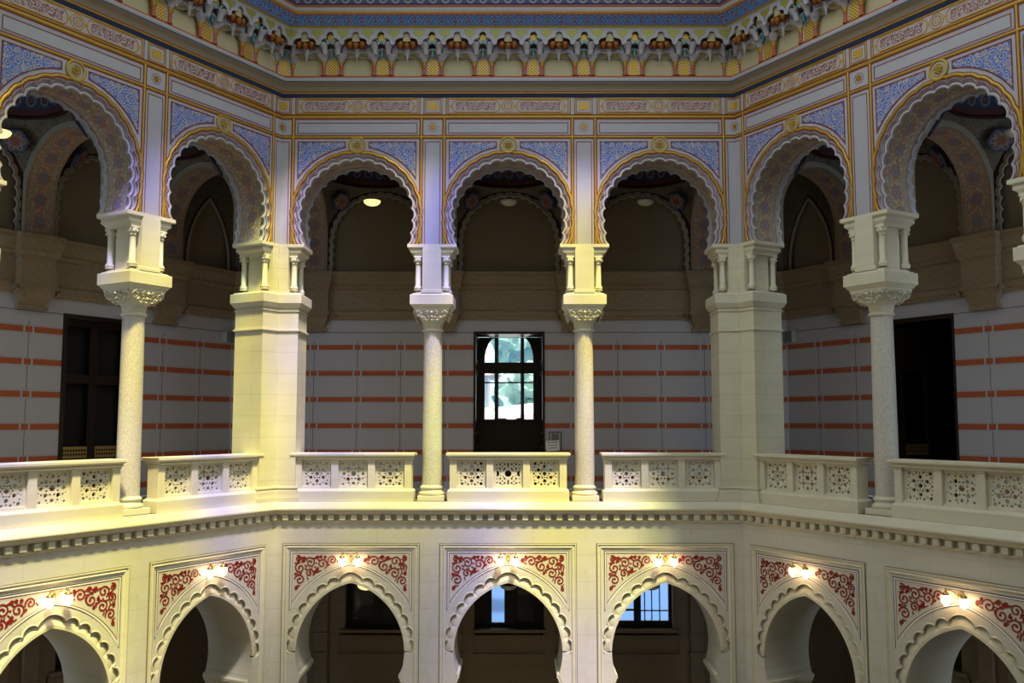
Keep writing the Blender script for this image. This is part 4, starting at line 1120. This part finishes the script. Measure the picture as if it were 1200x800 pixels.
b.poly([(-.32, 1.77), (-.27, 1.80), (-.1, 1.80), (-.05, 1.77)], YB + .96, YB + 1.0); b.poly([(.15, 1.77), (.22, 1.81), (.36, 1.81), (.42, 1.77)], YB + .96, YB + 1.0); b.build('glazing_bar', 'dark_wood', win)
for x in (-.345, .35):
    b = MB(); b.tube([(x, YB + .98, 1.75), (x, YB + .98, 3.96)], .03, 8); b.build('mullion', 'dark_wood', win)
for sx in (-1, 1):
    b = MB()
    for zz in (3.86, 3.75, 3.3, 3.22, 3.0, 2.92, 1.42, 1.05): b.lathe([(.001, -.02), (.016, -.008), (.018, .01), (.001, .025)], sx * .84, YB + .5, 8, Matrix.Translation((0, 0, zz)))
    b.build('hinge', 'brass', d)
gl = M('clear_window_glass', (1, 1, 1), .02)
tr = gl.nt.nodes.new('ShaderNodeBsdfTransparent'); gs = gl.nt.nodes.new('ShaderNodeBsdfGlossy'); gs.inputs['Roughness'].default_value = .03; mx = gl.nt.nodes.new('ShaderNodeMixShader'); mx.inputs[0].default_value = .05
gl.nt.links.new(tr.outputs[0], mx.inputs[1]); gl.nt.links.new(gs.outputs[0], mx.inputs[2]); gl.nt.links.new(mx.outputs[0], gl.nt.nodes['Material Output'].inputs[0]); MT['glass'] = gl.m
b = MB(); b.box(-.68, .68, YB + 1.025, YB + 1.035, 1.72, 3.96); b.build('window_pane', 'glass', win)
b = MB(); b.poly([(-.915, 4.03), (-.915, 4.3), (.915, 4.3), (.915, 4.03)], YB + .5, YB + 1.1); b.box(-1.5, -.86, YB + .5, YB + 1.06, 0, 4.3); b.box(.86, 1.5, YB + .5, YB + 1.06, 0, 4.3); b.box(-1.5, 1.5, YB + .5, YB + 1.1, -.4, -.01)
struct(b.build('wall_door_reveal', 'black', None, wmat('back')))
# left door: dark glazed double door with a brass grille band; right one stands open on a black room
b = MB(); b.poly([(-.915, 0), (-.915, 4.03), (.915, 4.03), (.915, 0), (.82, 0), (.82, 3.93), (-.82, 3.93), (-.82, 0)], YB - .03, YB + .5); d2 = struct(b.build('door_2', 'dark_wood', None, wmat('left', P)))
for sx in (-1, 1):
    b = MB(); b.poly(rect(min(0, sx * .82), max(0, sx * .82), .02, 3.93), YB + .22, YB + .28, [[(sx * .10, .9), (sx * .72, .9), (sx * .72, 2.55), (sx * .10, 2.55)], [(sx * .10, 2.75), (sx * .72, 2.75), (sx * .72, 3.80), (sx * .10, 3.80)]])
    lf = b.build('door_leaf', 'dark_wood', d2)
    b = MB(); b.poly(rect(min(sx * .1, sx * .72), max(sx * .1, sx * .72), .92, 1.17), YB + .19, YB + .205, [ngon(sx * (.15 + .065 * k), 1.0 + .085 * j, .028, 8) for k in range(9) for j in range(2)]); b.build('brass_grille', 'brass', lf)
    b = MB(); b.lathe([(.001, 0), (.03, .01), (.03, .03), (.001, .05)], T=Matrix.Translation((sx * .045, YB + .2, .86)) @ Matrix.Rotation(PI / 2, 4, 'X')); b.lathe([(.001, 0), (.022, .01), (.001, .03)], T=Matrix.Translation((sx * .045, YB + .2, .75)) @ Matrix.Rotation(PI / 2, 4, 'X')); b.build('door_knob', 'brass', lf)
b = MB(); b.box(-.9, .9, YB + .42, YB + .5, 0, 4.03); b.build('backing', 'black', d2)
b = MB(); b.poly([(-.915, 0), (-.915, 4.03), (.915, 4.03), (.915, 0), (.86, 0), (.86, 3.93), (-.86, 3.93), (-.86, 0)], YB - .02, YB + .5); d3 = struct(b.build('door_3', 'dark_wood', None, wmat('right', -P)))
b = MB(); T3 = Matrix.Translation((-.84, YB + .5, 0)) @ Matrix.Rotation(math.radians(78), 4, 'Z')
b.poly(rect(.0, .8, .02, 3.9), 0, .06, [[(.10, 1.3), (.70, 1.3), (.70, 2.9), (.10, 2.9)]], T=T3); lf = b.build('door_leaf', 'dark_wood', d3)
b = MB(); b.poly(rect(.1, .7, .95, 1.2), -.02, 0, [ngon(.15 + .065 * k, 1.04 + .08 * j, .025, 8) for k in range(9) for j in range(2)], T=T3); b.build('brass_grille', 'brass', lf)
# black room behind the right doorway with a ceiling lamp
b = MB()
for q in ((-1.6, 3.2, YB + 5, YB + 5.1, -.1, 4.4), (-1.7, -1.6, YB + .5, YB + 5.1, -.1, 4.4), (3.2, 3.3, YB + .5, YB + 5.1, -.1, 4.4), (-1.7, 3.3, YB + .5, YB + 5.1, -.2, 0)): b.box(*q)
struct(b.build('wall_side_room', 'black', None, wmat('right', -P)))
b = MB(); b.box(-1.7, 3.3, YB + .5, YB + 5.1, 4.3, 4.4); struct(b.build('ceiling_side_room', 'plaster_tan', None, wmat('right', -P)))
# recessed lamp in the side room
def dl_place():
    t = empty('recessed_lamp', 'small bright recessed lamp glowing inside the black doorway on the right wall', 'ceiling lamp', None, wmat('right', -P + 1.33, YB + 1.6, 4.3))
    b = MB(); b.lathe([(.16, -.02), (.18, -.03), (.18, 0)], n=20); b.build('trim_ring', 'brass', t)
    b = MB(); b.lathe([(.001, -.035), (.13, -.03), (.15, -.015)], n=20); b.build('lamp_glass', emit('side_room_lamp_glass', (1, .95, .75), 4.), t)
dl_place()
# notice on a stand beside the middle doorway
t = empty('notice_stand', 'small white notice on a dark stand beside the middle doorway', 'sign', None, wmat('back', 1.17, YB - .25, 0))
b = MB()
for sx in (-1, 1): b.tube([(sx * .15, .0, 0), (sx * .15, .0, 1.45)], .012)
b.tube([(-.15, 0, 1.45), (.15, 0, 1.45)], .012); b.tube([(-.15, 0, 1.05), (.15, 0, 1.05)], .010); b.box(-.2, .2, -.12, .12, 0, .02); b.build('stand_frame', 'metal', t)
b = MB(); b.box(-.09, .09, -.01, .01, 1.17, 1.42, .004); b.build('holder', 'speaker', t)
b = MB(); b.box(-.17, .17, -.035, -.02, .98, 1.24, .003, Matrix.Rotation(-.06, 4, 'Y') @ Matrix.Translation((0, 0, 0))); sg = b.build('notice_board', 'paper', t)
b = MB(); R_ = random.Random(4)
for zz, hh in ((1.195, .028),):
    x = -.13
    while x < .12:
        wdt = R_.uniform(.012, .03); b.box(x, x + wdt, -.04, -.034, zz - hh / 2, zz + hh / 2, 0, Matrix.Rotation(-.06, 4, 'Y')); x += wdt + .008
b.build('red_lettering', 'arab', sg)
for zz, hh in ((1.125, .02), (1.055, .02)):
    b = MB(); x = -.12
    while x < .12:
        wdt = R_.uniform(.01, .025); b.box(x, x + wdt, -.04, -.034, zz - hh / 2, zz + hh / 2, 0, Matrix.Rotation(-.06, 4, 'Y')); x += wdt + .008
    b.build('dark_lettering', 'navy', sg)

# ------------------------------------------------------------------ lower gallery windows
num = 2
for w, cx in [('back', -P), ('back', 0), ('back', P), ('left', P), ('right', -P), ('left', 0), ('right', 0)]:
    n = str(num); num += 1
    hl = [rect(cx - .62, cx - .1, -3.3, -1.2), rect(cx + .12, cx + .62, -3.3, -1.2)]
    if w == 'back' and cx == 0: hl = [rect(-.44, -.12, -3.36, -1.2), rect(.22, .60, -3.36, -1.2)]
    elif w == 'back' and cx > 0: hl = [rect(cx - .68, cx - .19, -3.31, -3.07), rect(cx - .68, cx - .19, -3.02, -1.2), rect(cx - .01, cx + .69, -3.31, -1.2)]
    b = MB(); b.poly(rect(cx - .95, cx + .95, -3.6, -.8), YB + .18, YB + .26, hl); wn = struct(b.build('window_' + n, 'dark_wood', None, wmat(w)))
    if w == 'back' and cx > 0:
        for x in (.09, .27, .47):
            b = MB(); b.box(cx + x - .013, cx + x + .013, YB + .20, YB + .24, -3.31, -1.2); b.build('glazing_bar', 'dark_wood', wn)
        b = MB(); b.box(cx - .01, cx + .69, YB + .2, YB + .24, -3.08, -3.05); b.build('glazing_bar', 'dark_wood', wn)
    for i, h in enumerate(hl):
        xs = [p[0] for p in h]; zs = [p[1] for p in h]
        b = MB(); b.box(min(xs), max(xs), YB + .225, YB + .235, min(zs), max(zs)); b.build('window_pane', 'glass', wn)
    # dark blinds drawn behind some of the panes
    b = MB()
    if w == 'back' and cx == 0: b.box(.05, .95, YB + .30, YB + .33, -3.6, -.8)
    elif w == 'back' and cx > 0: b.box(cx - .95, cx - .1, YB + .3, YB + .33, -2.75, -.8); 
    else: b.box(cx - .95, cx + .95, YB + .3, YB + .33, -3.6, -.8)
    b.build('blind', 'black', wn)
    if w == 'back' and cx >= 0:
        b = MB(); b.box(cx - 1, cx + 1, YB + .26, YB + 1.3, -3.7, -3.62); b.build('outer_sill', 'blue_slate', wn)

# ------------------------------------------------------------------ atrium shell, floor, roof with stained-glass skylight
def hexr(r, rot=0): return [(r * cos(PI / 3 * k), r * sin(PI / 3 * k)) for k in range(6)]
CX, CYY = 0, D - H * math.sqrt(3)     # centre of the hexagon
S3 = math.sqrt(3)
b = MB(); b.plan([(x, CYY + y) for x, y in hexr(2 * H + 6)], LZ0 - .3, LZ0); struct(b.build('floor', 'floor'))
# remaining sides: plain arcade walls behind and beside the camera
def side_wall(nm, ang, opening):
    o = Matrix.Translation((CX, CYY, 0)) @ Matrix.Rotation(ang, 4, 'Z') @ Matrix.Translation((0, H * S3, 0))
    b = MB()
    if opening: b.poly([(-H, LZ0), (-H, 12), (H, 12), (H, LZ0), (H, LZ0)][:4], 0, .4, [rect(-4.3, 4.3, .05, 7.)])
    else: b.poly(rect(-H, H, LZ0, 12), 0, .4)
    struct(b.build(nm, 'stone_wall', None, o))
side_wall('wall_front_left', math.radians(120), False); side_wall('wall_front_right', math.radians(-120), False); side_wall('wall_front', PI, True)
b = MB(); b.box(-6, 6, -3.2, -3.0, -1, 9); b.box(-6, 6, -3.2, 2.3, -.4, -.05); b.box(-6, 6, -3.2, 2.3, 8.9, 9.1); b.box(-6.2, -6, -3.2, 2.5, -.4, 9); b.box(6, 6.2, -3.2, 2.5, -.4, 9); struct(b.build('wall_camera_gallery', 'plaster_tan'))
# roof: ring slab + skylight
ZR = 12.0; RS = 7.5
outer = [(x, CYY + y) for x, y in hexr(2 * H + .6)]; inner = [(x, CYY + y) for x, y in hexr(RS)]
b = MB()
for k in range(6):
    q = (k + 1) % 6; b.plan([outer[k], outer[q], inner[q], inner[k]], ZR, ZR + .3)
struct(b.build('ceiling', 'tan'))
sg = M('stained_glass', (.95, .93, .85), .2)
vor = sg.nt.nodes.new('ShaderNodeTexNoise'); vor.inputs['Scale'].default_value = .5; vor.inputs['Detail'].default_value = 1.0
mp = sg.nt.nodes.new('ShaderNodeMapping'); mp.inputs['Location'].default_value = (3.1, 1.7, 0); sg.nt.links.new(sg.co, mp.inputs[0]); sg.nt.links.new(mp.outputs[0], vor.inputs['Vector'])
cr = sg.nt.nodes.new('ShaderNodeValToRGB'); cr.color_ramp.interpolation = 'EASE'
els = [(.30, (.50, .50, .95)), (.41, (.82, .76, 1.)), (.47, (1., .94, .90)), (.55, (1., .91, .40)), (.63, (.96, .96, .60)), (.72, (.75, .9, .75))]
cr.color_ramp.elements[0].position, cr.color_ramp.elements[0].color = els[0][0], (*els[0][1], 1); cr.color_ramp.elements[1].position, cr.color_ramp.elements[1].color = els[-1][0], (*els[-1][1], 1)
for p_, c_ in els[1:-1]: e = cr.color_ramp.elements.new(p_); e.color = (*c_, 1)
sg.nt.links.new(vor.outputs[0], cr.inputs[0])
sg.col = cr.outputs[0]; yy = (sg.y - CYY).abs(); dd = yy.max(sg.x.abs() * .866 + yy * .5)
sg.mix((sg.ramp(dd, 2.2, 3.6) * -1. + 1.) * .9, (.30, .30, .34))  # unseen centre glass darkened on purpose, to weaken the sun on the lower walls
tb = sg.nt.nodes.new('ShaderNodeBsdfTransparent'); sg.nt.links.new(sg.col, tb.inputs[0]); sg.nt.links.new(tb.outputs[0], sg.nt.nodes['Material Output'].inputs[0]); MT['stained'] = sg.m
b = MB(); b.plan(inner, ZR + .1, ZR + .12); sk = struct(b.build('window_skylight', 'stained'))
b = MB()
for k in range(-6, 7):
    x = k * 1.1; hh = min(RS * S3 / 2, (RS - abs(x)) * S3) if abs(x) > RS / 2 else RS * S3 / 2
    if hh > .1: b.box(x - .04, x + .04, CYY - hh, CYY + hh, ZR + .05, ZR + .12)
b.build('skylight_bars', 'dark_wood', sk)

# ------------------------------------------------------------------ outside, seen through the windows
b = MB(); R_ = random.Random(9)
vs, fs = [], []; nx, ny = 24, 14
for j in range(ny):
    for i in range(nx): vs.append((-40 + 80 * i / (nx - 1), 60 + 60 * j / (ny - 1), -8 + 34 * (j / (ny - 1)) ** .8 + R_.uniform(-.8, .8)))
for j in range(ny - 1):
    for i in range(nx - 1): k = j * nx + i; fs.append((k, k + 1, k + nx + 1, k + nx))
b.add(vs, fs, True); o = b.build('hillside', 'hill'); o['kind'] = 'structure'
b = MB(); b.box(-40, 40, YB + D + 1.5, 62, -8.2, -8); struct(b.build('ground_outside', plain('blue_grey_paving', (.05, .11, .30), .6)))  # ground as seen blue-lit through the panes; the blue light is put into its colour
def tree(x, y, z, r, l, seed):
    R_ = random.Random(seed); t = empty('leafy_tree', l, 'tree', None, Matrix.Translation((x, y, z)))
    b = MB(); b.tube([(0, 0, -4), (0, 0, 0)], .15); b.build('trunk', 'dark_wood', t)
    bm = bmesh.new()
    for k in range(14):
        a = R_.uniform(0, 6.28); q = R_.uniform(0, .8) * r; mt = Matrix.Translation((q * cos(a), q * sin(a) * .6, R_.uniform(-.4, .7) * r)) @ Matrix.Scale(R_.uniform(.35, .6) * r, 4)
        bmesh.ops.create_icosphere(bm, subdivisions=3, radius=1, matrix=mt)
    for v in bm.verts: v.co += Vector((R_.uniform(-1, 1), R_.uniform(-1, 1), R_.uniform(-1, 1))) * .09 * r
    me = bpy.data.meshes.new('crown'); bm.to_mesh(me); bm.free(); me.materials.append(MT['leaf']); c = bpy.data.objects.new('crown', me); C.objects.link(c); c.parent = t
tree(.9, 36, 2.2, 1.7, 'light green tree outside the middle window, above the pale roof', 1); tree(-1.2, 33, 1.2, 1.0, 'small green bush outside the middle window, lower left', 2)
tree(1.7, 44, 5., 2.2, 'green tree outside the middle window, upper right', 3)
b = MB(); b.loft([[(-6, 30, 1.2), (6, 30, 2.6), (6, 30, 0), (-6, 30, 0)], [(-6, 34, 1.6), (6, 34, 3.0), (6, 34, 0), (-6, 34, 0)]]); tag(b.build('pale_roof', 'house'), 'pale sloping roof outside the middle window, in the lower part', 'roof')
t = empty('neighbour_house', 'house with a red roof edge outside the middle window, at left', 'house', None, Matrix.Translation((-3.4, 46, 0)))
b = MB(); b.box(-3, 2.2, 0, 5, -4, 4.0); b.build('house_wall', 'house', t)
b = MB(); b.loft([[(-3.6, -.6, 4.0), (2.9, -.6, 4.0), (2.9, 5.6, 4.0), (-3.6, 5.6, 4.0)], [(-2, 2, 5.6), (.6, 2, 5.6), (.6, 3, 5.6), (-2, 3, 5.6)]]); b.build('house_roof', 'roof', t)

# ------------------------------------------------------------------ lights, world, camera
def light(nm, typ, loc, rot, energy, col, **kw):
    l = bpy.data.lights.new(nm, typ); l.energy = energy; l.color = col
    for k, v in kw.items(): setattr(l, k, v)
    o = bpy.data.objects.new(nm, l); C.objects.link(o); o.location = loc; o.rotation_euler = rot; return o
sd = Vector((-.19, .40, -.87)).normalized()
light('sun', 'SUN', (5, 0, 30), sd.to_track_quat('-Z', 'Y').to_euler(), 9.0, (1, .97, .88), angle=math.radians(5))
light('skylight_glow', 'AREA', (1.2, CYY, ZR - .05), (0, 0, 0), 370, (.86, .90, 1.0), shape='DISK', size=10.5)
w = bpy.data.worlds.new('world'); bpy.context.scene.world = w; w.use_nodes = True
bg = w.node_tree.nodes['Background']; bg.inputs[0].default_value = (.70, .88, 1.0, 1); bg.inputs[1].default_value = 2.0
cam = bpy.data.cameras.new('camera'); co = bpy.data.objects.new('camera', cam); C.objects.link(co)
cam.lens = 36 * 1079 / 1200; cam.sensor_width = 36; cam.clip_end = 500
co.location = (.136, 0, EYE); co.rotation_euler = (math.radians(90 + 4.96), 0, math.radians(.15)); bpy.context.scene.camera = co
sc = bpy.context.scene; sc.view_settings.view_transform = 'Standard'; sc.view_settings.look = 'None'; sc.view_settings.gamma = 1; sc.view_settings.use_curve_mapping = False
sc.view_settings.exposure = 0.0
